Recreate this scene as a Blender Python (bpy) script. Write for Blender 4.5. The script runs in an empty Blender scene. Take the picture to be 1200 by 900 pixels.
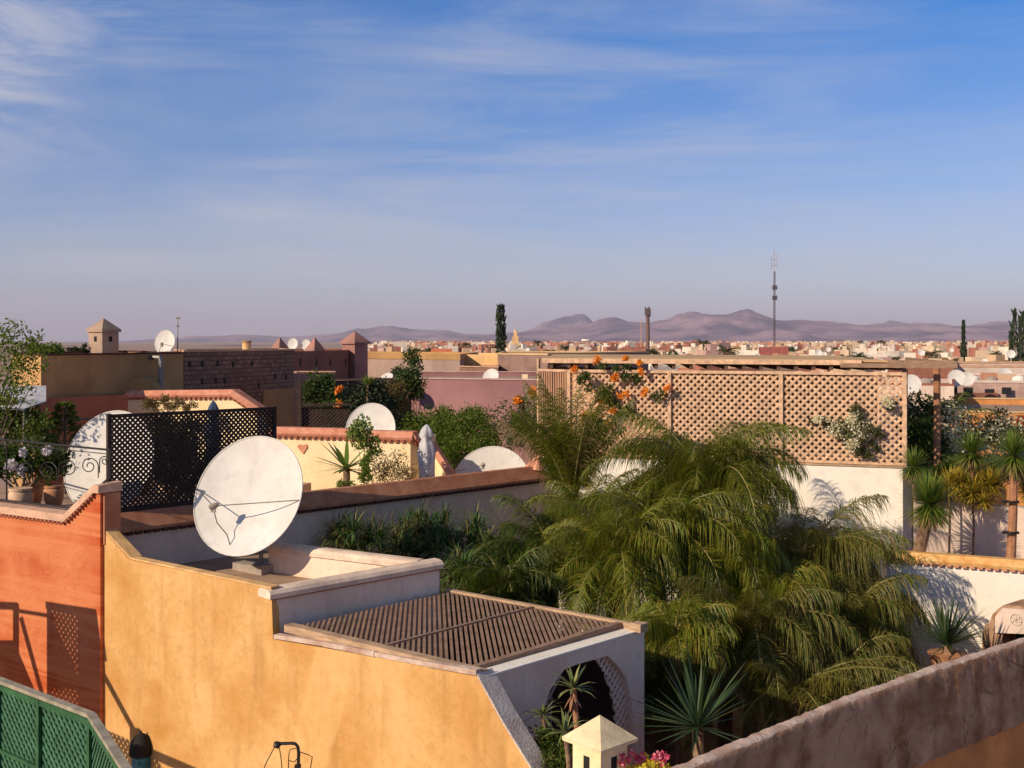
import bpy, math, random
from mathutils import Vector, Matrix, noise
R = math.radians
rnd = random.Random(7)
C = bpy.context.scene.collection
F = 1300.0; CZ = 14.0; HY = 400.0
UP = Vector((0, 0, 1))

# ---------------------------------------------------------------- placing helpers (photo measured at 1200x900)
def P(px, py, Y): return Vector(((px-600)/F*Y, Y, CZ+(HY-py)/F*Y))
def PZ(px, py, H):
    Y = F*H/(py-HY); return Vector(((px-600)/F*Y, Y, CZ-H))
def XY(px, Y): return Vector(((px-600)/F*Y, Y, 0))
class Plane:                                     # a vertical wall plane through two plan points
    def __init__(s, pxa, Ya, pxb, Yb):
        s.a = XY(pxa, Ya); s.b = XY(pxb, Yb)
        s.u = (s.b-s.a).normalized(); s.n = Vector((-s.u.y, s.u.x, 0))   # n points away from the camera
        s.i = (1/Ya, pxa, (1/Yb-1/Ya)/(pxb-pxa))
    def Y(s, px): return 1/(s.i[0]+(px-s.i[1])*s.i[2])
    def p(s, px, py): return P(px, py, s.Y(px))
    def x(s, px, H): return Vector((*XY(px, s.Y(px)).xy, CZ-H))

# ---------------------------------------------------------------- mesh builder
ORG = {}
class MB:
    def __init__(s): s.v = []; s.f = []; s.m = []
    def add(s, vs, fs, mi=0):
        k = len(s.v); s.v += [tuple(q) for q in vs]
        s.f += [tuple(i+k for i in f) for f in fs]; s.m += [mi]*len(fs)
    def hexa(s, b, t, mi=0):
        s.add(list(b)+list(t), [(3,2,1,0),(4,5,6,7),(0,1,5,4),(1,2,6,5),(2,3,7,6),(3,0,4,7)], mi)
    def box(s, c, hx, hy, hz, mi=0):
        c = Vector(c); hx = Vector(hx) if not isinstance(hx, (int, float)) else Vector((hx,0,0))
        hy = Vector(hy) if not isinstance(hy, (int, float)) else Vector((0,hy,0))
        hz = Vector(hz) if not isinstance(hz, (int, float)) else Vector((0,0,hz))
        b = [c-hx-hy-hz, c+hx-hy-hz, c+hx+hy-hz, c-hx+hy-hz]; s.hexa(b, [q+hz*2 for q in b], mi)
    def prism(s, pts, vec, mi=0, mtop=None):
        n = len(pts); vec = Vector(vec); pts = [Vector(p) for p in pts]
        s.add(pts+[p+vec for p in pts], [tuple(range(n)), tuple(range(2*n-1, n-1, -1))]+[(i, (i+1)%n+0, (i+1)%n+n, i+n) for i in range(n)], mi)
    def tube(s, pts, r, n=6, mi=0, cap=True):
        pts = [Vector(p) for p in pts]; k = len(pts)
        if not hasattr(r, '__len__'): r = [r]*k
        rings = []; prev = None
        for i, p in enumerate(pts):
            d = (pts[min(i+1, k-1)]-pts[max(i-1, 0)])
            if d.length < 1e-9: d = UP
            d.normalize()
            a = prev if prev is not None else (Vector((1,0,0)) if abs(d.x) < .8 else Vector((0,1,0)))
            a = (a-d*a.dot(d)); a.normalize(); prev = a; b = d.cross(a)
            rings.append([p+(a*math.cos(2*math.pi*j/n)+b*math.sin(2*math.pi*j/n))*r[i] for j in range(n)])
        vs = [q for ring in rings for q in ring]; fs = []
        for i in range(k-1):
            for j in range(n):
                fs.append((i*n+j, i*n+(j+1)%n, (i+1)*n+(j+1)%n, (i+1)*n+j))
        if cap: fs += [tuple(range(n-1, -1, -1)), tuple(range((k-1)*n, k*n))]
        s.add(vs, fs, mi)
    def pyramid(s, base, apex, mi=0):
        n = len(base); s.add(list(base)+[apex], [tuple(range(n))]+[(i, (i+1)%n, n) for i in range(n)], mi)
    def build(s, name, mats, parent=None, smooth=False, origin=None):
        me = bpy.data.meshes.new(name)
        if parent is not None: org = ORG[parent.name]
        elif origin is not None: org = Vector(origin)
        else:
            xs = [q[0] for q in s.v]; ys = [q[1] for q in s.v]; zs = [q[2] for q in s.v]
            org = Vector(((min(xs)+max(xs))/2, (min(ys)+max(ys))/2, min(zs)))
        me.from_pydata([(q[0]-org.x, q[1]-org.y, q[2]-org.z) for q in s.v], [], s.f)
        if not isinstance(mats, (list, tuple)): mats = [mats]
        for m in mats: me.materials.append(m)
        if len(mats) > 1: me.polygons.foreach_set('material_index', s.m)
        if smooth: me.polygons.foreach_set('use_smooth', [True]*len(s.f))
        me.update()
        o = bpy.data.objects.new(name, me); C.objects.link(o)
        if parent is not None: o.parent = parent
        else: o.location = org
        ORG[o.name] = org
        return o
def tag(o, label=None, cat=None, group=None, kind=None):
    if label: o['label'] = label
    if cat: o['category'] = cat
    if group: o['group'] = group
    if kind: o['kind'] = kind
    return o
def thing(name, label, cat, loc, group=None):
    o = bpy.data.objects.new(name, None); C.objects.link(o); o.location = loc; o.empty_display_size = .3
    ORG[o.name] = Vector(loc); return tag(o, label, cat, group)
def copy_tree(o, parent=None):
    c = o.copy(); C.objects.link(c); c.parent = parent
    for ch in list(o.children): copy_tree(ch, c)
    return c
def relabel(o, label=None, group=None):
    if label: o['label'] = label
    if group: o['group'] = group
    return o

def clip(poly, a, b, c):                          # keep a*x+b*y<=c
    out = []
    for i in range(len(poly)):
        p, q = poly[i], poly[(i+1)%len(poly)]
        dp, dq = a*p[0]+b*p[1]-c, a*q[0]+b*q[1]-c
        if dp <= 0: out.append(p)
        if (dp < 0 < dq) or (dq < 0 < dp):
            t = dp/(dp-dq); out.append((p[0]+(q[0]-p[0])*t, p[1]+(q[1]-p[1])*t))
    return out
def lattice(mb, O, U, V, N, poly, pitch, w, th, angles=(45, -45), mi=0, off0=0.0):
    """strips clipped to the convex polygon poly (local u,v metres); each layer th thick, stacked along N"""
    area = sum(poly[i][0]*poly[(i+1)%len(poly)][1]-poly[(i+1)%len(poly)][0]*poly[i][1] for i in range(len(poly)))
    if area < 0: poly = poly[::-1]
    for li, ang in enumerate(angles):
        d = (math.cos(R(ang)), math.sin(R(ang))); n = (-d[1], d[0])
        ks = [p[0]*n[0]+p[1]*n[1] for p in poly]; ds = [p[0]*d[0]+p[1]*d[1] for p in poly]
        k = math.floor(min(ks)/pitch)*pitch
        while k < max(ks)+pitch:
            q = [(d[0]*t+n[0]*s, d[1]*t+n[1]*s) for t, s in ((min(ds)-1, k-w/2), (max(ds)+1, k-w/2), (max(ds)+1, k+w/2), (min(ds)-1, k+w/2))]
            for i in range(len(poly)):
                if not q: break
                p0, p1 = poly[i], poly[(i+1)%len(poly)]
                a, b = p1[1]-p0[1], -(p1[0]-p0[0]); q = clip(q, a, b, a*p0[0]+b*p0[1])
            if len(q) >= 3:
                off = off0+li*(th+.001)
                mb.prism([O+U*x+V*y+N*off for x, y in q], N*th, mi)
            k += pitch
def bar(mb, a, b, wv, dv, mi=0):                  # box from a to b, half-vectors wv, dv
    a, b, wv, dv = Vector(a), Vector(b), Vector(wv), Vector(dv)
    mb.hexa([a-wv-dv, a+wv-dv, a+wv+dv, a-wv+dv], [b-wv-dv, b+wv-dv, b+wv+dv, b-wv+dv], mi)

# ---------------------------------------------------------------- materials
def nt(name):
    m = bpy.data.materials.new(name); m.use_nodes = True; t = m.node_tree
    return m, t, t.nodes, t.links, t.nodes['Principled BSDF']
def N(nodes, typ, **kw):
    n = nodes.new(typ)
    for k, v in kw.items():
        if k in n.inputs: n.inputs[k].default_value = v
        else: setattr(n, k, v)
    return n
def c4(c): return (c[0], c[1], c[2], 1)
def mixn(nodes, links, a, b, fac, mode='MIX'):
    m = nodes.new('ShaderNodeMix'); m.data_type = 'RGBA'; m.blend_type = mode
    for sock, v in ((0, fac), (6, a), (7, b)):
        if hasattr(v, 'is_linked') or hasattr(v, 'links'): links.new(v, m.inputs[sock])
        else: m.inputs[sock].default_value = v if sock == 0 else c4(v)
    return m.outputs[2]
def ramp(nodes, links, src, stops):
    r = nodes.new('ShaderNodeValToRGB'); links.new(src, r.inputs[0])
    while len(r.color_ramp.elements) < len(stops): r.color_ramp.elements.new(.5)
    for e, (p, c) in zip(r.color_ramp.elements, stops): e.position = p; e.color = c4(c) if not isinstance(c, (int, float)) else (c, c, c, 1)
    return r.outputs[0]
def noisen(nodes, links, vec, scale, detail=4, rough=.55, mp=None, dist=0):
    if mp:
        m = nodes.new('ShaderNodeMapping'); m.inputs['Scale'].default_value = mp; links.new(vec, m.inputs[0]); vec = m.outputs[0]
    n = N(nodes, 'ShaderNodeTexNoise', Scale=scale, Detail=detail, Roughness=rough, Distortion=dist); links.new(vec, n.inputs['Vector'])
    return n.outputs['Fac']
def plaster(name, c, dark=None, light=None, scale=1.2, streak=.35, bump=.25, rough=.92, fine=14, bands=0, spots=0, cracks=0, patch=0):
    m, t, n, l, b = nt(name)
    geo = n.new('ShaderNodeNewGeometry').outputs['Position']
    dark = dark or tuple(x*.72 for x in c); light = light or tuple(min(1, x*1.14) for x in c)
    big = noisen(n, l, geo, scale, 5, .6, dist=.3)
    col = mixn(n, l, dark, light, ramp(n, l, big, [(.32, 0.), (.68, 1.)]))
    f = noisen(n, l, geo, fine, 6, .65)
    col = mixn(n, l, col, tuple(x*.62 for x in c), ramp(n, l, f, [(.5, 0.), (.8, .55)]))
    if streak:
        s = noisen(n, l, geo, 3.2, 4, .6, mp=(1, 1, .12))
        col = mixn(n, l, col, tuple(x*.55 for x in dark), ramp(n, l, s, [(.52, 0.), (.78, streak)]))
    if bands:
        s = noisen(n, l, geo, 1.0, 3, .5, mp=(.3, .3, bands), dist=.5)
        col = mixn(n, l, col, light, ramp(n, l, s, [(.42, 0.), (.6, .75)]))
    if patch:
        s = noisen(n, l, geo, .55, 3, .5, mp=(1, 1, .6), dist=1.2)
        col = mixn(n, l, col, light, ramp(n, l, s, [(.50, 0.), (.56, patch)]))
        s = noisen(n, l, geo, 1.7, 6, .7, dist=.8)
        col = mixn(n, l, col, dark, ramp(n, l, s, [(.54, 0.), (.66, patch)]))
    if cracks:
        for sc_, wd_ in ((.45, .003),):
            s = noisen(n, l, geo, sc_, 5, .6, dist=.6)
            col = mixn(n, l, col, tuple(x*.4 for x in dark), ramp(n, l, s, [(.5-wd_, 0.), (.5, cracks), (.5+wd_, 0.)]))
    if spots:
        s = noisen(n, l, geo, 42, 2, .5)
        col = mixn(n, l, col, light, ramp(n, l, s, [(.55, 0.), (.62, spots)]))
    l.new(col, b.inputs['Base Color']); b.inputs['Roughness'].default_value = rough
    b.inputs['Specular IOR Level'].default_value = .2
    bp = n.new('ShaderNodeBump'); bp.inputs['Strength'].default_value = bump; bp.inputs['Distance'].default_value = .03
    mm = n.new('ShaderNodeMath'); mm.operation = 'ADD'; l.new(big, mm.inputs[0]); l.new(f, mm.inputs[1])
    l.new(mm.outputs[0], bp.inputs['Height']); l.new(bp.outputs[0], b.inputs['Normal'])
    return m
def leafmat(name, cols, rough=.5, trans=.45):
    m, t, n, l, b = nt(name)
    g = n.new('ShaderNodeNewGeometry'); k = len(cols)
    col = ramp(n, l, g.outputs['Random Per Island'], [((i+.5)/k, c) for i, c in enumerate(cols)])
    l.new(col, b.inputs['Base Color']); b.inputs['Roughness'].default_value = rough
    b.inputs['Specular IOR Level'].default_value = .35
    tr = n.new('ShaderNodeBsdfTranslucent'); l.new(mixn(n, l, col, (1.5, 1.4, .5), .5, 'MULTIPLY'), tr.inputs[0])
    mx = n.new('ShaderNodeMixShader'); mx.inputs[0].default_value = trans
    l.new(b.outputs[0], mx.inputs[1]); l.new(tr.outputs[0], mx.inputs[2]); l.new(mx.outputs[0], n['Material Output'].inputs[0])
    return m
def plain(name, c, rough=.6, metal=0, var=.25, scale=6, spec=.3):
    m, t, n, l, b = nt(name)
    tc = n.new('ShaderNodeNewGeometry').outputs['Position']
    f = noisen(n, l, tc, scale, 5, .6)
    l.new(mixn(n, l, tuple(x*(1-var) for x in c), tuple(min(1, x*(1+var*.5)) for x in c), ramp(n, l, f, [(.3, 0.), (.7, 1.)])), b.inputs['Base Color'])
    b.inputs['Roughness'].default_value = rough; b.inputs['Metallic'].default_value = metal; b.inputs['Specular IOR Level'].default_value = spec
    return m
def woodm(name, c, dirscale=(6, 6, 6), rough=.75):
    m, t, n, l, b = nt(name)
    tc = n.new('ShaderNodeNewGeometry').outputs['Position']
    f = noisen(n, l, tc, 2.5, 6, .65, mp=dirscale)
    l.new(mixn(n, l, tuple(x*.55 for x in c), tuple(x*1.2 for x in c), ramp(n, l, f, [(.3, 0.), (.7, 1.)])), b.inputs['Base Color'])
    b.inputs['Roughness'].default_value = rough; b.inputs['Specular IOR Level'].default_value = .25
    return m
def brickm(name, c1, c2, mortar, bw, bh, ax=0.0):
    m, t, n, l, b = nt(name)
    geo = n.new('ShaderNodeNewGeometry').outputs['Position']
    sx = n.new('ShaderNodeSeparateXYZ'); l.new(geo, sx.inputs[0])
    ad = n.new('ShaderNodeMath'); ad.operation = 'ADD'; l.new(sx.outputs[0], ad.inputs[0]); l.new(sx.outputs[1], ad.inputs[1])
    cb = n.new('ShaderNodeCombineXYZ'); l.new(ad.outputs[0], cb.inputs[0]); l.new(sx.outputs[2], cb.inputs[1])
    br = N(n, 'ShaderNodeTexBrick', Scale=1.0); l.new(cb.outputs[0], br.inputs['Vector'])
    br.inputs['Brick Width'].default_value = bw; br.inputs['Row Height'].default_value = bh; br.inputs['Mortar Size'].default_value = .02
    br.inputs['Color1'].default_value = c4(c1); br.inputs['Color2'].default_value = c4(c2); br.inputs['Mortar'].default_value = c4(mortar)
    f = noisen(n, l, geo, 2.2, 5, .65)
    l.new(mixn(n, l, br.outputs[0], tuple(x*.5 for x in c1), ramp(n, l, f, [(.4, 0.), (.75, .8)])), b.inputs['Base Color'])
    b.inputs['Roughness'].default_value = .95
    bp = n.new('ShaderNodeBump'); bp.inputs['Strength'].default_value = .5; bp.inputs['Distance'].default_value = .03; l.new(br.outputs['Fac'], bp.inputs['Height']); bp.invert = True
    l.new(bp.outputs[0], b.inputs['Normal'])
    return m

M = {}
M['yellow'] = plaster('yellow_ochre_plaster', (.64,.335,.10), dark=(.53,.25,.065), light=(.73,.44,.18), scale=.8, streak=.45, fine=9, cracks=.14, patch=.45, bump=.45)
M['red'] = plaster('salmon_plaster', (.60,.135,.042), dark=(.48,.08,.022), light=(.66,.23,.095), scale=.9, streak=.35, bands=7, cracks=.15, bump=.5)
M['cream_cope'] = plaster('cream_coping', (.62,.36,.22), scale=3, streak=0)
M['white'] = plaster('white_lime_plaster', (.86,.64,.49), dark=(.76,.54,.39), light=(.9,.72,.57), scale=.7, streak=.25, fine=9)
M['whitebright'] = plaster('bright_white_plaster', (.88,.80,.69), dark=(.83,.74,.62), light=(.9,.83,.73), scale=.5, streak=.08, fine=5)
M['pinkwhite'] = plaster('pinkish_white_plaster', (.72,.56,.46), scale=.8, streak=.15)
M['greyrough'] = plaster('rough_speckled_cement', (.52,.43,.37), dark=(.38,.30,.26), light=(.75,.67,.6), scale=3, streak=0, fine=30, bump=.8, spots=.5)
M['floor'] = plaster('roof_screed', (.42,.28,.19), scale=1.5, streak=0)
M['browncope'] = plaster('brown_tile_coping', (.46,.18,.09), dark=(.34,.12,.06), light=(.54,.25,.14), scale=2, streak=0)
M['darkedge'] = plaster('dark_drip_edge', (.10,.04,.03), scale=4, streak=0)
M['coral'] = plaster('coral_tile', (.62,.25,.15), dark=(.5,.18,.1), light=(.7,.33,.22), scale=4, streak=0)
M['butter'] = plaster('butter_yellow_plaster', (.88,.71,.44), dark=(.80,.61,.34), scale=1, streak=.08)
M['ochrebrown'] = plaster('ochre_brown_plaster', (.48,.27,.11), scale=.5, streak=.25)
M['tan'] = plaster('sand_plaster', (.60,.39,.20), scale=.4, streak=.1)
M['terracotta'] = plaster('terracotta_plaster', (.36,.12,.07), scale=.6, streak=.2)
M['purple'] = plaster('purple_brown_plaster', (.28,.115,.075), scale=.4, streak=.3)
M['mauve'] = plaster('mauve_plaster', (.34,.17,.165), scale=.3, streak=.08)
M['greywall'] = plaster('grey_pink_plaster', (.42,.29,.24), scale=.3, streak=.3)
M['yellowlit'] = plaster('warm_yellow_plaster', (.80,.50,.22), scale=.4, streak=.1)
M['stone'] = brickm('rubble_brick', (.36,.20,.12), (.20,.10,.06), (.10,.055,.045), .33, .15)
M['roughbrown'] = plaster('weathered_brown_render', (.42,.21,.10), dark=(.22,.10,.045), light=(.52,.33,.22), scale=2.6, patch=.7, cracks=.6, streak=.6, fine=12, bump=.9)
M['orange'] = plaster('orange_ochre_plaster', (.62,.27,.09), scale=1.4, streak=.4)
M['lightcrumb'] = plaster('crumbling_pale_plaster', (.62,.44,.34), dark=(.38,.22,.15), light=(.72,.56,.46), scale=3, streak=0, fine=16, bump=.8)
M['slat'] = woodm('weathered_slat', (.32,.195,.125), (2, 2, 8))
M['plank'] = woodm('plank_wood', (.50,.33,.20), (1.5, 1.5, 8))
M['tanlat'] = woodm('tan_lattice_wood', (.70,.44,.27), (3, 3, 3))
M['darklat'] = woodm('dark_lattice_wood', (.05,.03,.022), (3, 3, 3))
M['green'] = woodm('green_painted_wood', (.06,.16,.085), (3, 3, 3), .5)
M['greendark'] = woodm('dark_green_painted_wood', (.035,.12,.05), (3, 3, 3), .5)
M['greenrail'] = woodm('worn_rail_top', (.36,.31,.22), (3, 3, 3), .6)
M['dish'] = plaster('white_dish_enamel', (.70,.66,.60), dark=(.62,.57,.51), light=(.73,.69,.64), scale=1.5, streak=.22, fine=5, bump=.02, rough=.75)
M['metal'] = plain('grey_metal', (.25,.23,.21), .5, .6, .3)
M['darkmetal'] = plain('dark_iron', (.035,.03,.028), .5, .4, .3)
M['blue'] = plain('blue_canvas', (.05,.075,.14), .8)
M['greycloth'] = plain('grey_white_canvas', (.55,.53,.54), .85, 0, .3, 5)
M['concrete'] = plaster('concrete_block', (.40,.33,.27), scale=5, streak=0)
M['pot'] = plaster('terracotta_pot', (.50,.24,.12), scale=5, streak=0)
M['palepot'] = plaster('pale_clay_pot', (.58,.40,.26), scale=5, streak=0)
M['black'] = plain('black_dome_and_unlit_holes', (.02,.017,.016), .9)  # flat black painted for shade inside holes; the lantern dome's own colour
M['darkglass'] = plain('dark_window', (.03,.03,.035), .2)
M['teal'] = plain('teal_mosaic_glass', (.03,.22,.27), .25, 0, .9, 40, .6)
M['trunk'] = plaster('palm_trunk', (.26,.15,.09), dark=(.12,.06,.04), light=(.36,.24,.15), scale=6, streak=0, bump=1)
M['redtrunk'] = plaster('reddish_trunk', (.40,.19,.10), scale=6, streak=0, bump=.8)
M['bark'] = plaster('bark', (.17,.12,.09), scale=6, streak=0, bump=.9)
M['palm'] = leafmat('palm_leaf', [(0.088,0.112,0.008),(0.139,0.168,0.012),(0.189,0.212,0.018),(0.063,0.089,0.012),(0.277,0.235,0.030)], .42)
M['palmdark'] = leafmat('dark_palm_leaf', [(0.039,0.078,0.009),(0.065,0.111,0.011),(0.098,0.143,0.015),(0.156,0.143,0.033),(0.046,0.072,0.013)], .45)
M['palmyel'] = leafmat('yellowish_palm_leaf', [(0.177,0.224,0.020),(0.252,0.268,0.030),(0.126,0.190,0.020),(0.328,0.246,0.040)], .45)
M['palmdry'] = leafmat('drying_palm_leaf', [(0.156,0.169,0.028),(0.221,0.156,0.044),(0.098,0.143,0.022),(0.286,0.195,0.055),(0.130,0.182,0.022)], .5)
M['deadleaf'] = leafmat('dead_palm_leaf', [(.22,.14,.06),(.30,.20,.09),(.16,.10,.05)], .6, .2)
M['stalk'] = leafmat('palm_stalk', [(.28,.22,.07),(.20,.18,.05)], .5, .05)
M['sword'] = leafmat('sword_leaf', [(0.043,0.098,0.022),(0.072,0.140,0.033),(0.116,0.168,0.039),(0.203,0.168,0.066)], .45, .15)
M['yucca'] = leafmat('yucca_leaf', [(0.102,0.182,0.022),(0.160,0.238,0.033),(0.246,0.266,0.044),(0.072,0.126,0.022)], .45, .25)
M['agave'] = leafmat('shaded_agave_leaf', [(.035,.07,.025),(.05,.09,.03),(.08,.11,.04)], .5, .1)  # darker leaf copy, shade put into the colour for plants in dark spots
M['yuccayel'] = leafmat('golden_yucca_leaf', [(0.406,0.308,0.033),(0.551,0.364,0.044),(0.232,0.252,0.033),(0.319,0.196,0.033)], .45, .3)
M['aloe'] = leafmat('aloe_leaf', [(.22,.25,.07),(.13,.18,.06),(.30,.30,.10),(.10,.13,.05)], .45, .25)
M['hedge'] = leafmat('hedge_leaf', [(.10,.16,.015),(.14,.20,.02),(.19,.23,.03),(.06,.11,.015)], .55)
M['shrub'] = leafmat('shrub_leaf', [(.04,.08,.015),(.07,.12,.02),(.11,.14,.03),(.05,.07,.02)], .5)
M['olive'] = leafmat('grey_green_leaf', [(.09,.11,.04),(.14,.15,.06),(.20,.19,.08),(.06,.08,.03)], .55)
M['dryshrub'] = leafmat('dry_brown_leaf', [(.22,.13,.05),(.14,.12,.04),(.30,.20,.09),(.10,.09,.03)], .6)
M['cypress'] = leafmat('cypress_leaf', [(.015,.03,.012),(.03,.045,.015),(.045,.06,.02)], .7, .1)
M['orangefl'] = leafmat('orange_flower', [(.85,.28,.02),(.9,.38,.04),(.7,.22,.03)], .6, .3)
M['whitefl'] = leafmat('cream_flower', [(.72,.66,.45),(.60,.55,.35),(.8,.74,.58)], .7, .3)
M['pinkfl'] = leafmat('pink_flower', [(.62,.05,.12),(.75,.12,.22),(.8,.3,.35)], .6, .3)
M['yelfl'] = leafmat('yellow_flower', [(.8,.58,.03),(.85,.68,.08),(.4,.4,.04)], .6, .3)
M['bluefl'] = leafmat('pale_lilac_flower', [(.55,.5,.62),(.7,.66,.7)], .6, .3)
M['fartree'] = leafmat('far_tree_leaf', [(.04,.06,.015),(.07,.085,.02),(.11,.10,.025)], .8, .1)

# ---------------------------------------------------------------- sun, sky, camera
EL = 27.0; saz = Vector((-.79, -.61)).normalized()
SUN = Vector((saz.x*math.cos(R(EL)), saz.y*math.cos(R(EL)), math.sin(R(EL))))
ld = bpy.data.lights.new('sun', 'SUN'); ld.energy = 4.9; ld.angle = R(.5); ld.color = (1.0, .83, .62)
lo = bpy.data.objects.new('sun', ld); C.objects.link(lo); lo.rotation_euler = SUN.to_track_quat('Z', 'Y').to_euler(); lo.location = (-30, -20, 40)
sc = bpy.context.scene
w = bpy.data.worlds.new('World'); sc.world = w; w.use_nodes = True
wn, wl = w.node_tree.nodes, w.node_tree.links
sky = wn.new('ShaderNodeTexSky'); sky.sky_type = 'NISHITA'; sky.sun_disc = False
sky.sun_elevation = R(EL); sky.sun_rotation = math.atan2(saz.x, saz.y); sky.air_density = 1.0; sky.dust_density = .6; sky.ozone_density = 3.5; sky.altitude = 450
tc = wn.new('ShaderNodeTexCoord').outputs['Generated']
# thin cirrus drawn out sideways
sepz = wn.new('ShaderNodeSeparateXYZ'); wl.new(tc, sepz.inputs[0])
cn = noisen(wn, wl, tc, 1.7, 10, .66, mp=(1.0, 1.0, 7.0), dist=.6)
cn2 = noisen(wn, wl, tc, 1.2, 3, .5, mp=(1.8, 1.0, 3.5))
cm = wn.new('ShaderNodeMath'); cm.operation = 'MULTIPLY'
cx_ = wn.new('ShaderNodeMath'); cx_.operation = 'MULTIPLY'; wl.new(ramp(wn, wl, cn, [(.42, 0.), (.66, 1.)]), cx_.inputs[0])
mx_ = wn.new('ShaderNodeMath'); mx_.operation = 'ADD'; mx_.inputs[1].default_value = .5; wl.new(sepz.outputs[0], mx_.inputs[0])
wl.new(ramp(wn, wl, mx_.outputs[0], [(.1, 1.), (.9, .45)]), cx_.inputs[1]); wl.new(cx_.outputs[0], cm.inputs[0]); wl.new(ramp(wn, wl, cn2, [(.38, .0), (.64, .85)]), cm.inputs[1])
vd = wn.new('ShaderNodeVectorMath'); vd.operation = 'DISTANCE'; vd.inputs[1].default_value = (-.47, .84, .245); wl.new(tc, vd.inputs[0])
cf = noisen(wn, wl, tc, 5.5, 9, .7, mp=(1, 1, 4.0), dist=.5)
cw = wn.new('ShaderNodeMath'); cw.operation = 'MULTIPLY'; wl.new(ramp(wn, wl, vd.outputs['Value'], [(.05, .95), (.22, 0.)]), cw.inputs[0]); wl.new(ramp(wn, wl, cf, [(.36, 0.), (.62, 1.)]), cw.inputs[1])
ca = wn.new('ShaderNodeMath'); ca.operation = 'MAXIMUM'; wl.new(cm.outputs[0], ca.inputs[0]); wl.new(cw.outputs[0], ca.inputs[1]); cm = ca
gr = ramp(wn, wl, sepz.outputs[2], [(0.0, (1.12, 1.04, 1.30)), (.06, (1.15, 1.10, 1.33)), (.17, (.82, 1.04, 1.42)), (.275, (.12, .88, 1.55)), (.5, (.5, .88, 1.3)), (.75, (1.25, 1.0, .9))])  # top stop, out of view, tinted warm to warm the fill in shade
gsky = mixn(wn, wl, sky.outputs[0], gr, 1.0, 'MULTIPLY')
colsky = mixn(wn, wl, gsky, (6.9, 6.9, 7.7), cm.outputs[0])
bg = wn['Background']; wl.new(colsky, bg.inputs[0]); bg.inputs[1].default_value = .085
cd = bpy.data.cameras.new('camera'); cam = bpy.data.objects.new('camera', cd); C.objects.link(cam); sc.camera = cam
cam.location = (0, 0, CZ); cam.rotation_euler = (R(90), 0, 0)
cd.sensor_width = 36; cd.lens = 36*F/1200; cd.shift_y = -50/1200; cd.clip_end = 200000; cd.clip_start = .1
sc.view_settings.view_transform = 'Standard'; sc.view_settings.look = 'None'; sc.view_settings.exposure = 0; sc.view_settings.gamma = 1
sc.cycles.volume_bounces = 0; sc.cycles.max_bounces = 6; sc.cycles.transparent_max_bounces = 8

# ---------------------------------------------------------------- vegetation generators
def leaf(mb, p, d, s, L, W, mi=0):                # one folded pointed leaf
    d = d.normalized(); s = (s-d*s.dot(d))
    if s.length < 1e-6: s = d.orthogonal()
    s = s.normalized(); up = d.cross(s)
    a, b, c, e = p, p+d*L*.45+s*W*.5+up*W*.12, p+d*L, p+d*L*.45-s*W*.5+up*W*.12
    mb.add([a, b, c, e], [(0, 1, 2), (0, 2, 3)], mi)
def rv(r):
    while True:
        v = Vector((r.uniform(-1,1), r.uniform(-1,1), r.uniform(-1,1)))
        if .05 < v.length < 1: return v
def frond(mb, base, az, el, L, droop, r, nl=46, ll=.5, lw=.028, hang=.8, mi=0, ms=1, bare=.14):
    k = 14; p = Vector(base); pts = [p.copy()]; dirs = []
    for i in range(k):
        t = (i+.5)/k; e = el-droop*(t**1.25); d = Vector((math.cos(az)*math.cos(e), math.sin(az)*math.cos(e), math.sin(e)))
        p = p+d*(L/k); pts.append(p.copy()); dirs.append(d)
    mb.tube(pts, [.022*(1-i/(k+1.5))+.003 for i in range(k+1)], 4, ms, False)
    for j in range(nl):
        t = bare+(1-bare)*(j+.5)/nl; f = t*k; i = min(int(f), k-1); q = pts[i].lerp(pts[i+1], f-i); d = dirs[i]
        side = d.cross(UP)
        if side.length < .05: side = Vector((-math.sin(az), math.cos(az), 0))
        side.normalize(); prof = (math.sin(math.pi*min(1, .14+.86*t))**.5)*(1-.3*t)
        for sg in (-1, 1):
            l = ll*prof*r.uniform(.55, 1.25); dd = (side*sg*(.85+r.uniform(-.45,.35))+d*(.45+.7*t+r.uniform(-.25,.25))+UP*(.15+r.uniform(-.6,.45))).normalized()
            w_ = lw*r.uniform(.8, 1.2); a = q; vs = []; steps = 4; hg = hang*r.uniform(.7, 1.3)
            for s_ in range(steps):
                wd = w_*(.8, 1, .85, .5)[s_]*.5; nrm = d*wd
                vs += [a-nrm, a+nrm]; a = a+dd*(l/steps); dd = (dd+Vector((0,0,-hg*(.35+.3*s_)))).normalized()
            vs.append(a); mb.add(vs, [(0,1,3,2), (2,3,5,4), (4,5,7,6), (6,7,8)], mi)
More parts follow.
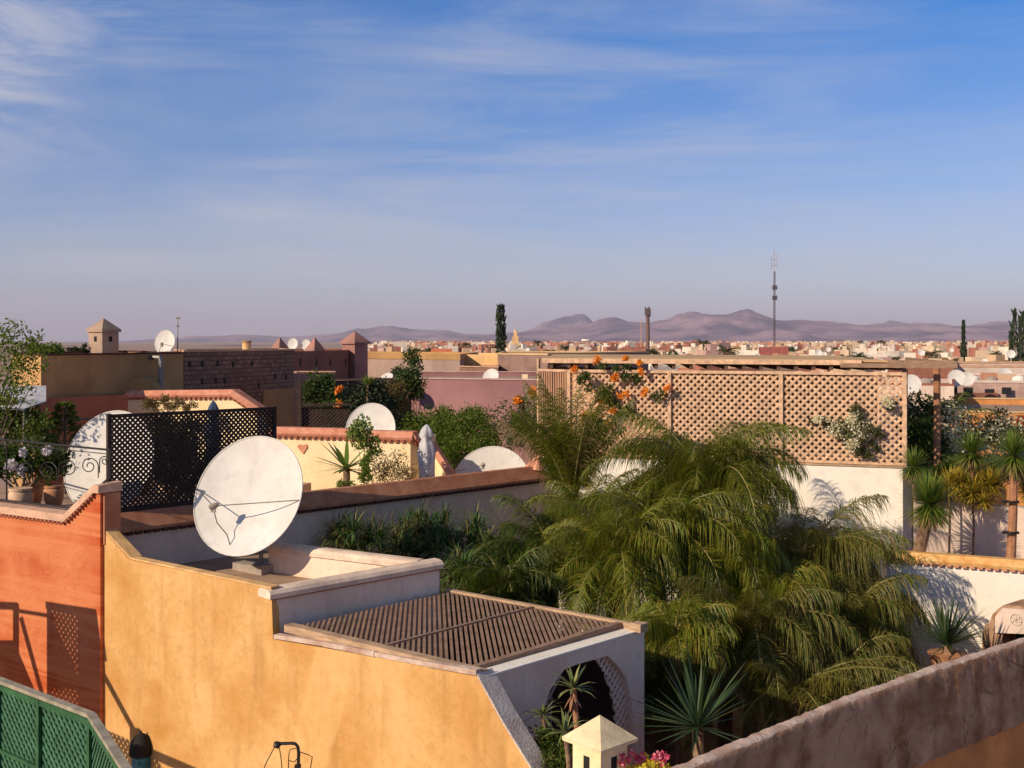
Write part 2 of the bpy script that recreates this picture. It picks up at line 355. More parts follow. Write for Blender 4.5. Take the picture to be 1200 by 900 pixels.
def palm(name, label, base, crown_z, nf, L, mats, seed, elr=(15, 75), droop=(60, 120), ll=.5, hang=.8, tr=.11, nl=46, azs=None, group=None, lean=(0, 0), lw=.028, bare=.14):
    r = random.Random(seed); base = Vector(base); top = Vector((base.x+lean[0], base.y+lean[1], crown_z))
    t = thing(name, label, 'palm tree', base, group)
    mb = MB(); n = 8; pts = [base.lerp(top, i/n)+Vector((math.sin(i*.7+seed)*.03, 0, 0)) for i in range(n+1)]
    rr = [tr*(1.25-.35*i/n)*(1+.08*(i%2)) for i in range(n+1)]; mb.tube(pts, rr, 9); mb.build('trunk', M['trunk'], t)
    mb = MB()
    for i in range(nf):
        q = i/max(1, nf-1)
        az = (i*2.39996+r.uniform(-.3,.3)) if azs is None else R(r.uniform(*azs))
        el = R(elr[1]-(elr[1]-elr[0])*q+r.uniform(-8,8)); dr = R(r.uniform(*droop))*(.75+.4*q)
        dead = q > .72 and r.random() < .35
        frond(mb, top+Vector((math.cos(az)*.05, math.sin(az)*.05, 0)), az, el, L*r.uniform(.7,1.12), dr*(1.15 if dead else 1), r, int(nl*(.6 if dead else 1)), ll, lw, hang*r.uniform(.75, 1.35), 2 if dead else 0, 1, bare)
    mb.build('crown', mats, t)
    return t
def rosette(mb, c, n, L, W, r, up=(-.3, 1), mi=0, bend=.25, stiff=3):
    for i in range(n):
        az = i*2.39996+r.uniform(-.2,.2); el = math.asin(max(-.98, min(.98, r.uniform(*up))))
        d = Vector((math.cos(az)*math.cos(el), math.sin(az)*math.cos(el), math.sin(el))); s = d.cross(UP)
        if s.length < .05: s = Vector((1,0,0))
        s.normalize(); l = L*r.uniform(.7,1.1); a = Vector(c)+d*.03; vs = []; k = stiff
        for q in range(k):
            wd = W*.5*(.8, 1, .7, .45)[q]; vs += [a-s*wd, a+s*wd]; a = a+d*(l/k); d = (d+Vector((0,0,-bend*(q+1)*.35))).normalized()
        vs.append(a); fs = [(2*q, 2*q+1, 2*q+3, 2*q+2) for q in range(k-1)]+[(2*k-2, 2*k-1, 2*k)]
        mb.add(vs, fs, mi)
def leafcloud(mb, blobs, n, L, W, r, mi=0, clump=.3, shell=.55):
    tot = sum(b[1][0]*b[1][1]+b[1][2]*b[1][0] for b in blobs)
    for c, s in blobs:
        c = Vector(c); s = Vector(s); k = max(3, int(n*(s.x*s.y+s.x*s.z)/tot)); nc = max(2, int(k/45))
        cl = []
        for _ in range(nc):
            v = rv(r); v = v.normalized()*(shell+(1-shell)*r.random()); cl.append(c+Vector((v.x*s.x, v.y*s.y, v.z*s.z)))
        rad = clump*min(s)
        for _ in range(k):
            q = r.choice(cl)+rv(r)*rad*1.6; leaf(mb, q, rv(r)+UP*.25, rv(r), L*r.uniform(.6,1.3), W*r.uniform(.7,1.2), mi)
def limbs(mb, base, tips, r0, r, mi=0, n=5):
    base = Vector(base)
    for tp in tips:
        tp = Vector(tp); mid = base.lerp(tp, .5)+Vector((r.uniform(-.1,.1), r.uniform(-.1,.1), .1))*(tp-base).length*.4
        mb.tube([base, base.lerp(mid, .6), mid, tp], [r0, r0*.75, r0*.5, r0*.15], n, mi)
def bush(name, label, cat, base, blobs, n, L, W, mat, seed, flowers=None, group=None, r0=.05, clump=.35, shell=.5, part='foliage'):
    r = random.Random(seed); base = Vector(base); t = thing(name, label, cat, base, group)
    mb = MB(); limbs(mb, base, [b[0] for b in blobs], r0*.55, r); mb.build('stem', M['bark'], t)
    mb = MB(); leafcloud(mb, blobs, int(n*2.3), L, W, r, 0, clump, shell); fo_ = mb.build(part, mat, t)
    if flowers:
        fm, fb, fn, fs = flowers
        for q in fb: mb = MB(); leafcloud(mb, [q], max(110, int(fn/len(fb))), fs, fs*.9, r, 0, .8, .2); mb.build('flower_cluster', fm, fo_)
    return t

# ================================================================ THE SETTING
m, t_, n_, l_, b_ = nt('town_ground')
geo = n_.new('ShaderNodeNewGeometry').outputs['Position']
l_.new(mixn(n_, l_, mixn(n_, l_, (.30,.17,.11), (.42,.27,.18), ramp(n_, l_, noisen(n_, l_, geo, .02, 6, .6), [(.35, 0.), (.65, 1.)])), (.13,.10,.05), ramp(n_, l_, noisen(n_, l_, geo, .0011, 8, .65), [(.5, 0.), (.62, .7)])), b_.inputs['Base Color'])
b_.inputs['Roughness'].default_value = .95; M['ground'] = m
mb = MB(); S = 45000; mb.add([(-S, -500, 0), (S, -500, 0), (S, S, 0), (-S, S, 0)], [(0, 1, 2, 3)])
tag(mb.build('ground', M['ground'], origin=(0, 0, 0)), kind='structure')

# mountains: height fields with a crest read off the photograph
m, t_, n_, l_, b_ = nt('mountain_rock')
geo = n_.new('ShaderNodeNewGeometry').outputs['Position']
f = noisen(n_, l_, geo, .0012, 9, .68)
l_.new(mixn(n_, l_, (.08,.06,.11), (.36,.23,.26), ramp(n_, l_, f, [(.40, 0.), (.60, 1.)])), b_.inputs['Base Color'])
b_.inputs['Roughness'].default_value = 1; b_.inputs['Specular IOR Level'].default_value = 0; M['rock'] = m
def ridge(name, prof, Yc, depth, seed, rough):
    def h(px):
        if px <= prof[0][0]: return prof[0][1]
        for (a, ya), (b, yb) in zip(prof, prof[1:]):
            if px <= b: q = (px-a)/(b-a); q = q*q*(3-2*q); return ya+(yb-ya)*q
        return prof[-1][1]
    nx, ny = 560, 46; vs = []; fs = []
    for j in range(ny+1):
        q = j/ny; Y = Yc-depth*.62+depth*q
        s = max(0, 1-abs(q-.62)/.62)**1.15 if q < .62 else max(0, 1-(q-.62)/.38)
        for i in range(nx+1):
            px = -260+1760*i/nx; X = (px-600)/F*Yc
            hh = (HY-h(px))/F*Yc
            nv = noise.multi_fractal(Vector((X/1100+seed, Y/1500, seed)), .75, 2.2, 8)
            nv2 = noise.noise(Vector((X/700, Y/2600, seed+5)))
            z = hh*s*(1+rough*(nv-1)*(1-s*.82)+.35*nv2*(1-s)) + (nv-1)*hh*.075
            vs.append((X*(1 if Y == Yc else 1), Y, z-8))
    for j in range(ny):
        for i in range(nx):
            a = j*(nx+1)+i; fs.append((a, a+1, a+nx+2, a+nx+1))
    mb = MB(); mb.add(vs, fs); o = mb.build(name, M['rock'], smooth=True); tag(o, kind='structure')
ridge('mountain_range', [(-260,412),(100,410),(150,405),(215,402),(260,401),(330,402),(430,401),(500,397),(540,391),(600,387),(640,384),(680,380),(712,373),(740,375),(758,376),(775,371),(800,364),(815,361),(830,363),(850,363),(872,360),(895,367),(912,371),(935,368),(960,370),(985,374),(1010,377),(1050,380),(1100,382),(1140,380),(1200,379),(1300,382),(1500,390)], 13000, 5200, 1.3, .65)
ridge('far_mountain_range', [(-260,404),(60,402),(140,398),(200,395),(250,392),(300,390),(340,392),(390,389),(432,385),(460,382),(490,385),(520,386),(545,391),(590,390),(618,385),(640,374),(656,371),(668,371),(680,370),(700,378),(740,386),(900,388),(1000,380),(1030,377),(1045,374),(1062,377),(1080,376),(1130,378),(1150,376),(1166,373),(1200,374),(1240,371),(1300,376),(1500,385)], 17000, 3600, 7.7, .8)

ridge('foothills', [(-260,397),(0,397.5),(120,396.5),(200,398),(280,396.5),(360,398),(430,398),(470,401),(520,404),(1500,404)], 3600, 3000, 3.1, .5)

# ================================================================ YELLOW ROOFTOP HOUSE
YP = Plane(152, 17.07, 318, 15.0); Nn = YP.n; U = YP.u
C1 = YP.x(318, 3.35); C2 = PZ(515, 656, 3.35); C3 = PZ(325, 634, 3.35)
def sweep(mb, a, b, sec, nv, mi=0):               # section points (s along nv, z) swept from a to b
    a, b = Vector(a), Vector(b); mb.prism([a+nv*s+UP*z for s, z in sec], b-a, mi)
ROUND = lambda w, h, o: [(-o, 0), (-o-.01, h*.5), (-o+.03, h*.85), (.05, h), (w-.05, h), (w+o-.03, h*.85), (w+o, h*.5), (w+o, 0)]
yh = thing('rooftop_house', 'ochre-yellow plastered flat-roofed house whose walled terrace carries the big dish', 'house', YP.x(318, 9))
mb = MB()
mb.prism([YP.p(118, 619), YP.p(152, 656), YP.p(235, 673), YP.p(318, 690.5), YP.p(320, 749), YP.p(440, 770), YP.p(560, 793), YP.p(590, 848), YP.p(622, 900), YP.p(652, 960), YP.x(652, 9), YP.x(118, 9)], Nn*.12)
mb.build('front_wall', M['yellow'], yh)
mb = MB(); mb.prism([q+Nn*.121 for q in (YP.p(540, 800), YP.p(560, 795), YP.p(590, 849), YP.p(622, 901), YP.p(652, 961), YP.x(652, 9), YP.x(540, 9))], Nn*.12)
mb.build('end_pier', M['white'], yh)
mb = MB()                                         # rough cement rake at both ends of the wall
for (xa, ya), (xb, yb) in (((560, 792), (590, 847)), ((590, 847), (622, 899)), ((622, 899), (652, 959))):
    a, b = YP.p(xa, ya), YP.p(xb, yb); mb.hexa([a-Nn*.02, b-Nn*.02, b+Nn*.26, a+Nn*.26], [q+UP*.035 for q in (a-Nn*.02, b-Nn*.02, b+Nn*.26, a+Nn*.26)])
mb.build('wall_cap', M['greyrough'], yh)
mb = MB(); a, b = YP.p(117, 617), YP.p(153, 655.5); mb.hexa([a-Nn*.0, b, b+Nn*.2, a+Nn*.2], [q+UP*.03 for q in (a, b, b+Nn*.2, a+Nn*.2)])
a, b = YP.p(152, 655), YP.p(318, 690)
mb.hexa([a-Nn*.008, b-Nn*.008, b+Nn*.14, a+Nn*.14], [q+UP*.025 for q in (a-Nn*.008, b-Nn*.008, b+Nn*.14, a+Nn*.14)])
mb.build('wall_cap', plaster('pale_yellow_cap', (.74,.44,.19), streak=0, scale=3), yh)
Vv = (C2-C1).normalized(); Vn = Vector((-Vv.y, Vv.x, 0))   # inward (left-back)
dz = UP
mb = MB(); a, b = C1+Nn*.02-UP*5.6, C2-UP*5.6
mb.hexa([a, b, b+Vn*.22, a+Vn*.22], [q+UP*5.48 for q in (a, b, b+Vn*.22, a+Vn*.22)])
d2 = (C3-C2).normalized(); a, b = C2-UP*5.6, C3-UP*5.6; a = a+d2*.225
n2 = Vector((d2.y, -d2.x, 0))
mb.hexa([a, b, b-n2*.22, a-n2*.22], [q+UP*5.48 for q in (a, b, b-n2*.22, a-n2*.22)])
mb.build('parapet', M['white'], yh)
mb = MB(); sweep(mb, C1-UP*.13-Vv*.05, C2-UP*.13+Vv*.04, ROUND(.22, .13, .05), Vn)
sweep(mb, C2-UP*.128+d2*.28, C3-UP*.128, ROUND(.22, .128, .04), -n2)
mb.build('coping', plaster('whitewashed_coping', (.80,.60,.45), scale=3, streak=0), yh)
mb = MB(); sweep(mb, C1-UP*.15, C2-UP*.15, [(-.03, 0), (-.03, .02), (0, .02), (0, 0)], Vn); mb.build('drip_line', M['terracotta'], yh)
LW = Plane(150, 18.5, 640, 25.5); LN = LW.n
mb = MB(); HF = 3.84
mb.prism([YP.x(128, HF+.1)+Nn*.12, YP.x(316, HF+.1)+Nn*.12, C2-UP*(HF+.1-3.35)+d2*.1, C3-UP*(HF+.1-3.35), LW.x(345, HF+.1), LW.x(128, HF+.1)], UP*.1)
mb.build('roof_floor', M['floor'], yh)
# slatted canopy
HC = 3.9; L3 = YP.x(558, HC)+Nn*.06; L0 = YP.x(331, HC)+Nn*.06; BR = PZ(755, 737, HC)
cv = (BR-YP.x(562, HC)).normalized(); lu = (L3-L0).length; lv = (BR-YP.x(562, HC)).length-.18
dworld = Vector((-.075, 1, 0)).normalized()
ang = math.degrees(math.atan2(dworld.dot(cv), dworld.dot(U)))
mb = MB(); lattice(mb, L0+UP*.03, U, cv, UP, [(.04, .02), (lu-.2, .02), (lu-.2, lv-.02), (.04, lv-.02)], .066, .036, .03, angles=(ang,))
mb.build('slat_roof', M['slat'], yh)
def rail(mb, a, b, w, h, side, mi=0):             # rail lying from a to b, w wide towards side, h high
    a, b = Vector(a), Vector(b); mb.hexa([a, b, b+side*w, a+side*w], [q+UP*h for q in (a, b, b+side*w, a+side*w)], mi)
mb = MB(); rail(mb, L0-cv*.03, L3+U*.03-cv*.03, .14, .10, cv); mb.build('canopy_beam', M['plank'], yh)
mb = MB(); rail(mb, L0+cv*(lv-.05), L3+cv*(lv-.05), .08, .09, cv); mb.build('canopy_beam', M['plank'], yh)
mb = MB(); rail(mb, L3-U*.26+cv*.12, L3-U*.26+cv*(lv-.06), .09, .085, U); mb.build('canopy_beam', M['slat'], yh)
mb = MB(); rail(mb, L0+U*(lu*.5-.03)+cv*.12+UP*.02, L0+U*(lu*.5-.03)+cv*(lv-.06)+UP*.02, .05, .06, U); mb.build('canopy_beam', M['slat'], yh)
mb = MB(); a = L3+cv*(lv-.10)-U*.02; rail(mb, a, a+U*.17, .17, .11, cv); mb.build('beam_end', M['plank'], yh)
mb = MB()
pts = [YP.p(322, 748), YP.p(380, 757), YP.p(440, 769), YP.p(500, 780.5), YP.p(560, 791)]
for i, (a, b) in enumerate(zip(pts, pts[1:])): rail(mb, a-Nn*(.02+.012*(i % 2)), b-Nn*(.02+.012*(i % 2)), .1, .055+.008*(i % 2), Nn)
mb.build('mortar_strip', M['lightcrumb'], yh)
# arch wall
AP = Plane(562, YP.Y(562), 755, BR.y); AN = AP.n; AU = AP.u
def ax(px, H): return AP.x(px, H)
op = [(744, 905), (744, 868), (741, 828), (735, 797), (724, 780), (712, 768.5), (675, 779), (661, 785), (645, 808), (635, 838), (631, 870), (630, 905)]
mb = MB(); mb.prism([ax(562, 8.8), AP.p(562, 796), AP.p(755, 738.5), ax(755, 8.8), ax(744, 8.8)]+[AP.p(*q) for q in op]+[ax(630, 8.8)], AN*.22)
mb.build('arch_wall', M['white'], yh)
mb = MB(); a, b = AP.p(562, 796)-AN*.01, AP.p(755, 738.5)-AN*.01; mb.hexa([a, b, b+AN*.25, a+AN*.25], [q+UP*.02 for q in (a, b, b+AN*.25, a+AN*.25)])
mb.build('wall_cap', M['whitebright'], yh)
def loc(o, u, pts): return [((q-o).dot(u), (q-o).z) for q in pts]
mb = MB(); o_ = ax(562, 5)
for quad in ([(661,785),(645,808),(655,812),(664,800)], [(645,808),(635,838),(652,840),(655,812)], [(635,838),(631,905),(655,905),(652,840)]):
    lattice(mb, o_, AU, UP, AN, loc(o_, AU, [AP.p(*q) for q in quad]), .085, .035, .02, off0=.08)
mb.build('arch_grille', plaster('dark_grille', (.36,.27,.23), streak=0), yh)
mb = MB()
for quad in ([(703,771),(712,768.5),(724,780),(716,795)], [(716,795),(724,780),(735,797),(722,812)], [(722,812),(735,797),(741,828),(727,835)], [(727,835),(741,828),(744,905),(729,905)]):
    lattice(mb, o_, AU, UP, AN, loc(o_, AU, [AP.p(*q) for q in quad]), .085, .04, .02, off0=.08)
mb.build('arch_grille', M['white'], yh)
mb = MB(); rail(mb, L0+cv*(lv+.0)-UP*5, L3+cv*(lv+.0)-UP*5-U*.25, .12, 4.75, cv); mb.build('inner_wall', plaster('painted_shade_inner_wall', (.10,.06,.05), streak=.2), yh)  # added wall; its near-black colour stands in for shade behind the arch
mb = MB(); c = P(668, 800, 14.6); mb.box((c.x, c.y, 5.2), .07, .1, 4.3/2+.1); mb.build('pillar', M['white'], yh)

# ---------------------------------------------------------------- dishes
def dish(name, label, c, nrm, D, lnb=None, arms=(), mast=None, group=None, depth=.09, base=True, rings=7, seg=48, mat='dish', cat='satellite dish'):
    c = Vector(c); nrm = Vector(nrm).normalized(); Rr = D/2
    a = nrm.cross(UP).normalized(); b = a.cross(nrm).normalized()
    t = thing(name, label, cat, mast if mast is not None else c-UP*Rr, group)
    mb = MB(); vs = []; fs = []
    for side in (0, 1):
        for i in range(rings+1):
            r_ = Rr*i/rings
            for j in range(seg):
                th = 2*math.pi*j/seg
                vs.append(c+(a*math.cos(th)+b*math.sin(th))*r_+nrm*(D*depth*((i/rings)**2-1)-side*.012))
    k = (rings+1)*seg
    for s_ in (0, 1):
        for i in range(rings):
            for j in range(seg):
                q = (s_*k+i*seg+j, s_*k+i*seg+(j+1)%seg, s_*k+(i+1)*seg+(j+1)%seg, s_*k+(i+1)*seg+j); fs.append(q if s_ == 0 else q[::-1])
    mb.add(vs, fs); rf_ = mb.build('reflector', M[mat], t, smooth=True)
    mb = MB(); mb.tube([c+(a*math.cos(2*math.pi*j/seg)+b*math.sin(2*math.pi*j/seg))*(Rr+.004) for j in range(seg+1)], .012 if D > 1 else .008, 6, 0, False)
    mb.build('rim', M[mat], rf_, smooth=True)
    if lnb is not None:
        lnb = Vector(lnb)
        for ang_ in arms:
            mb = MB(); e = c+(a*math.cos(R(ang_))+b*math.sin(R(ang_)))*Rr; mb.tube([e, lnb], .009, 5); mb.build('feed_arm', M['metal'], t)
        d = (c-lnb).normalized(); mb = MB(); mb.tube([lnb-d*.07, lnb-d*.02, lnb+d*.03, lnb+d*.09], [.035, .052, .052, .03], 10)
        h = MB(); h.box(lnb-UP*.05, .035, .03, .05); mb.add(h.v, h.f); mb.build('feed_horn', M['concrete'], t)
    if mast is not None:
        mast = Vector(mast); bk = c-nrm*(D*depth+.03)
        mb = MB(); mb.tube([mast, Vector((mast.x, mast.y, bk.z-.05))], .035 if D > 1.2 else .022, 8); mb.tube([Vector((mast.x, mast.y, bk.z-.25)), bk], .028, 6)
        if D > 1.2: mb.tube([Vector((mast.x, mast.y, bk.z-.12)), bk-b*D*.22+nrm*.02], .016, 5); mb.box(bk-nrm*.06, a*.12, nrm*.05, b*.09)
        mb.build('mast', M['metal'], t)
        if base and D > 1.2:
            mb = MB(); mb.box(mast+UP*.07, U*.19, Nn*.15, UP*.07); mb.build('base', M['concrete'], t)
    return t
dc = P(290, 580, 18.1)
d1 = dish('satellite_dish', 'largest white dish, standing whole on the ochre house terrace', dc, (-.33, -.87, .40), 2.0, lnb=P(250, 593, 17.85), arms=(3, 182), mast=PZ(306, 671, HF))
mb = MB(); e = P(271, 643, 17.9); l_n = P(250, 595, 17.85)
mb.tube([l_n, l_n.lerp(e, .3)+Vector((-.03, 0, -.04)), l_n.lerp(e, .65)+Vector((.03, 0, 0)), e], .008, 5); mb.build('cable', M['darkmetal'], d1)
mb = MB(); c = PZ(289, 668, HF); mb.box(c+UP*.06, U*.22, Nn*.12, UP*.06)
tag(mb.build('concrete_block', M['concrete']), 'rough concrete block on the terrace floor beside the dish mast', 'block')
dish('satellite_dish', 'big white dish half hidden behind the dark lattice screen', P(127, 541, 21.3), (-.30, -.9, .30), 2.0, mast=Vector((*XY(132, 21.9).xy, CZ-3.3)), base=False)
dish('satellite_dish', 'white dish with plant shadows whose top rises over the coral-coped yellow wall', P(434, 503, 30), (-.25, -.93, .25), 1.42, mast=Vector((*XY(436, 30.5).xy, CZ-4.2)), base=False)
dish('satellite_dish', 'white dish showing only its upper half over the long brown coping', P(575, 569, 27.5), (-.2, -.9, .36), 2.0, lnb=P(566, 545, 26.6), arms=(20,), mast=Vector((*XY(577, 28.1).xy, CZ-5)), base=False)

# ---------------------------------------------------------------- long wall with brown coping and its dark screen
lw = thing('garden_wall', 'long pale garden wall capped by a sloping brown coping behind the terrace', 'wall', LW.x(345, 9.5))
mb = MB(); a, b = LW.x(120, 10), LW.x(655, 10); mb.hexa([a, b, b+LN*.3, a+LN*.3], [q+UP*6.95 for q in (a, b, b+LN*.3, a+LN*.3)]); mb.build('wall', M['white'], lw)
mb = MB(); a, b = LW.x(134, 3.17), LW.x(640, 3.17)
sweep(mb, a, b, [(-.07, 0), (-.07, .05), (.12, .30), (.28, .30), (.40, .06), (.40, 0)], LN); mb.build('coping', M['browncope'], lw)
mb = MB(); k = int((b-a).length/.16)
for i in range(k):
    q = a.lerp(b, (i+.5)/k)+LN*-.045-UP*.03; mb.box(q, LW.u*.055, LN*.035, UP*.028)
mb.build('drip_tiles', M['darkedge'], lw)
mb = MB(); c = LW.x(637, 2.95)+LN*.15; h = .26
bs = [c+LW.u*x*h+LN*y*h for x, y in ((-1,-1),(1,-1),(1,1),(-1,1))]; mb.pyramid([q+UP*.02 for q in bs], c+UP*.38); mb.build('end_cap', M['coral'], lw)
ls = thing('lattice_screen', 'dark brown lattice privacy screen standing behind the largest dish', 'screen', LW.x(230, 2.87)+LN*.2)
o_ = LW.x(134, 2.87)+LN*.2; e = LW.x(328, 2.87)+LN*.2; wd = (e-o_).length
mb = MB(); lattice(mb, o_, LW.u, UP, LN, [(0, 0), (wd, 0), (wd, 1.62), (0, 1.62)], .066, .037, .012); mb.build('lattice', M['darklat'], ls)
mb = MB()
for x in (0, wd): mb.box(o_+LW.u*x+UP*.81, LW.u*.035, LN*.035, UP*.85)
for z in (.03, 1.62): mb.box(o_+LW.u*wd/2+UP*z, LW.u*(wd/2-.036), LN*.03, UP*.03)
mb.build('frame', M['darklat'], ls)

# ---------------------------------------------------------------- salmon wall with iron railing
RP = Plane(0, 19.0, 118, 17.45)
rw = thing('salmon_wall', 'salmon-red banded terrace wall with a stepped pale coping, at the left', 'wall', RP.x(60, 9.5))
mb = MB(); mb.prism([RP.x(-80, 9.5), RP.p(-80, 591.5), RP.p(0, 600), RP.p(78, 611), RP.p(112, 578), RP.p(117.5, 578), RP.x(117.5, 9.5)], RP.n*.32); mb.build('wall', M['red'], rw)
mb = MB()
for (xa, ya), (xb, yb) in (((-80, 590), (78, 611)), ((78, 611), (113, 577)), ((113, 577), (119, 578))):
    a, b = RP.p(xa, ya)-RP.n*.06, RP.p(xb, yb)-RP.n*.06
    mb.hexa([a, b, b+RP.n*.44, a+RP.n*.44], [q+UP*z for q, z in ((a, .12), (b, .12), (b+RP.n*.44, .15), (a+RP.n*.44, .15))])
mb.build('coping', plaster('pale_salmon_coping', (.66,.40,.27), streak=0, scale=4), rw)
mb = MB(); a, b = RP.p(-80, 592), RP.p(78, 612.5); k = int((b-a).length/.11)
for i in range(k): mb.box(a.lerp(b, (i+.5)/k)-RP.n*.03-UP*.0, RP.u*.035, RP.n*.03, UP*.018)
a, b = RP.p(79, 612), RP.p(112, 579.5); k = 10
for i in range(k): mb.box(a.lerp(b, (i+.5)/k)-RP.n*.03-UP*.0, RP.u*.03, RP.n*.03, UP*.018)
mb.build('drip_tiles', M['terracotta'], rw)
mb = MB(); a = RP.p(118.5, 579)+RP.n*.04; mb.prism([a, a+RP.n*.30, a+RP.n*.30-UP*.8, a-UP*.8], RP.u*.03); mb.build('shaded_end_face', M['browncope'], rw)  # thin brown slab, its colour painting in the wall end's shaded side
mb = MB(); mb.prism([RP.x(-80, 3.4)+RP.n*.32, RP.x(117, 3.4)+RP.n*.32, LW.x(134, 3.4)+LN*.3, LW.x(134, 3.4)+LN*.3+Vector((-.5, 5.5, 0)), Vector((-16, 26, CZ-3.4)), Vector((-16, 20, CZ-3.4))], UP*.1)
mb.build('terrace_floor', M['floor'], rw)
rl = thing('iron_railing', 'dark iron railing with scrolls on the salmon wall', 'railing', RP.x(60, 2.72)+RP.n*.15)
mb = MB(); off = RP.n*.12
for A_, B_ in (((-80, 508.5), (121, 528)), ((-80, 578), (80, 597)), ((80, 597), (121, 560)), ((-80, 513), (121, 533))):
    mb.tube([RP.p(*A_)+off, RP.p(*B_)+off], .018 if A_[1] not in (513,) else .008, 6)
mb.tube([RP.p(121, 527)+off, RP.p(121, 562)+off], .022, 6)
for px in (-40, 0): mb.tube([RP.p(px, 518)+off, RP.p(px, 588)+off], .014, 6)
mb.build('rails', M['darkmetal'], rl)
for cx, cy, rr, s_ in ((97, 547, 10.5, 1), (115, 541, 6, -1), (72, 550, 11, -1), (48, 552, 11, 1), (22, 553, 11, -1)):
    mb = MB(); pts = []
    for i in range(30):
        th = i/29*2*math.pi*1.55; q = rr*(1-i/29*.78); pts.append(RP.p(cx+s_*q*math.cos(th), cy-q*math.sin(th))+off)
    mb.tube(pts, .009, 5); mb.tube([pts[0], RP.p(cx+s_*rr, cy+14)+off], .009, 5); mb.build('scroll', M['darkmetal'], rl)

# green lattice enclosure low in the corner
GA = PZ(107, 838, 2.7); GB = PZ(-40, 782, 2.7); GC = PZ(153, 909, 2.7)
ge = thing('lattice_enclosure', 'green painted lattice enclosure with a worn top rail, in the bottom left corner', 'screen', GA-UP*1.6)
def gpanel(a, b, hh, posts):
    u = (b-a); L_ = u.length; u.normalize(); n = Vector((-u.y, u.x, 0))
    if n.dot(Vector((0, 1, 0))) < 0: n = -n
    mb = MB(); lattice(mb, a-UP*hh, u, UP, n, [(0, 0), (L_, 0), (L_, hh-.03), (0, hh-.03)], .052, .026, .008); mb.build('lattice', M['green'], ge)
    mb = MB(); q = a-UP*hh+n*.03; mb.hexa([q, q+u*L_, q+u*L_+n*.006, q+n*.006], [w_+UP*(hh-.03) for w_ in (q, q+u*L_, q+u*L_+n*.006, q+n*.006)]); mb.build('backing', M['greendark'], ge)
    for x in posts: mb = MB(); mb.box(a+u*x-UP*hh/2-n*.01, u*.018, n*.02, UP*(hh/2-.022)); mb.build('post', M['greendark'], ge)
    mb = MB(); bar(mb, a-UP*.55-n*.012, b-UP*.55-n*.012, n*.012, UP*.014); bar(mb, a-UP*.045-n*.012, b-UP*.045-n*.012, n*.014, UP*.022); mb.build('cross_rail', M['greendark'], ge)
    mb = MB(); bar(mb, a, b, n*.03, UP*.014); mb.build('top_rail', M['greenrail'], ge)
L_ = (GB-GA).length
gpanel(GA, GB, 1.5, [.0, L_*.37, L_*.7, L_]); gpanel(GA, GC, 1.5, [(GC-GA).length])

# lantern and bent pipe
lt = thing('wall_lantern', 'black domed lantern with teal mosaic glass below the ochre wall', 'lantern', YP.p(165, 905)-Nn*.3)
c = P(165, 884, 16.72); mb = MB(); mb.tube([c+UP*z for z in (-.02, .0, .12, .22, .29, .32, .36)], [.12, .17, .165, .13, .08, .02, .012], 16); mb.build('dome', M['black'], lt)
mb = MB(); mb.tube([c+UP*z for z in (-.26, -.2, -.02)], [.09, .15, .14], 8); mb.build('glass', M['teal'], lt)
mb = MB(); mb.tube([c+UP*z for z in (-.34, -.3, -.262)], [.03, .09, .1], 8); mb.tube([c-UP*.3, c-UP*.3+Nn*.35], .02, 6); mb.build('bracket', M['darkmetal'], lt)
pp = thing('bent_pipe', 'bent dark antenna pipe with slack wires in front of the ochre wall', 'pipe', P(350, 960, 12.5))
mb = MB(); q = lambda x, y: P(x, y, 12.5)
mb.tube([q(349, 960), q(349.5, 900), q(350, 882), q(349, 875), q(346, 871.5), q(342, 871), q(326, 871.5)], .019, 8); mb.box(q(349, 900), .033, .03, .035); mb.build('pipe', M['darkmetal'], pp)
mb = MB(); mb.tube([q(321, 872.5), q(325, 873), q(329, 871)], [.03, .045, .02], 8); mb.build('clamp', M['darkmetal'], pp)
mb = MB()
for w_ in ([(322, 875), (314, 890), (307, 905), (306, 940)], [(327, 874), (329, 886), (331, 905), (331, 940)], [(348, 877), (340, 878), (338.5, 884), (337, 930)], [(351, 881), (360, 884), (366, 887), (363, 905), (362, 940)], [(338, 891), (345, 893), (352, 884)]):
    mb.tube([q(*z) for z in w_], .0055, 4)
mb.build('wires', M['darkmetal'], pp)
mb = MB(); c = q(349, 965); mb.box((c.x, c.y, 4), .5, .4, c.z-4-2); mb.build('footing', M['concrete'], pp)

# turret chimney and geraniums
tt = thing('chimney_turret', 'small cream-yellow chimney turret with a pyramid cap and square vents, bottom centre', 'chimney', P(704, 880, 9.5)-UP*2)
cx = XY(703, 9.55); he = CZ-3.44; k1 = Vector((.74, .67, 0)); k2 = Vector((-.67, .74, 0))   # right face runs along k1, left face along k2
def sq(h, z, o=0): return [Vector((cx.x, cx.y, z))+k1*a*h+k2*b*h for a, b in ((-1, -1), (1, -1), (1, 1), (-1, 1))]
mb = MB(); mb.hexa(sq(.165, CZ-6), sq(.165, he)); mb.build('shaft', M['butter'], tt)
mb = MB(); mb.hexa(sq(.228, he), sq(.232, he+.028)); mb.pyramid(sq(.232, he+.03), Vector((cx.x, cx.y, he+.225))); mb.build('cap', plaster('cream_cap', (.78,.62,.38), scale=3, streak=.1), tt)
for kk, ll_ in ((k1, k2), (k2, k1)):
    mb = MB(); mb.box(Vector((cx.x, cx.y, he-.15))-ll_*.1635, kk*.036, ll_*.003, UP*.06); mb.build('vent', M['black'], tt)
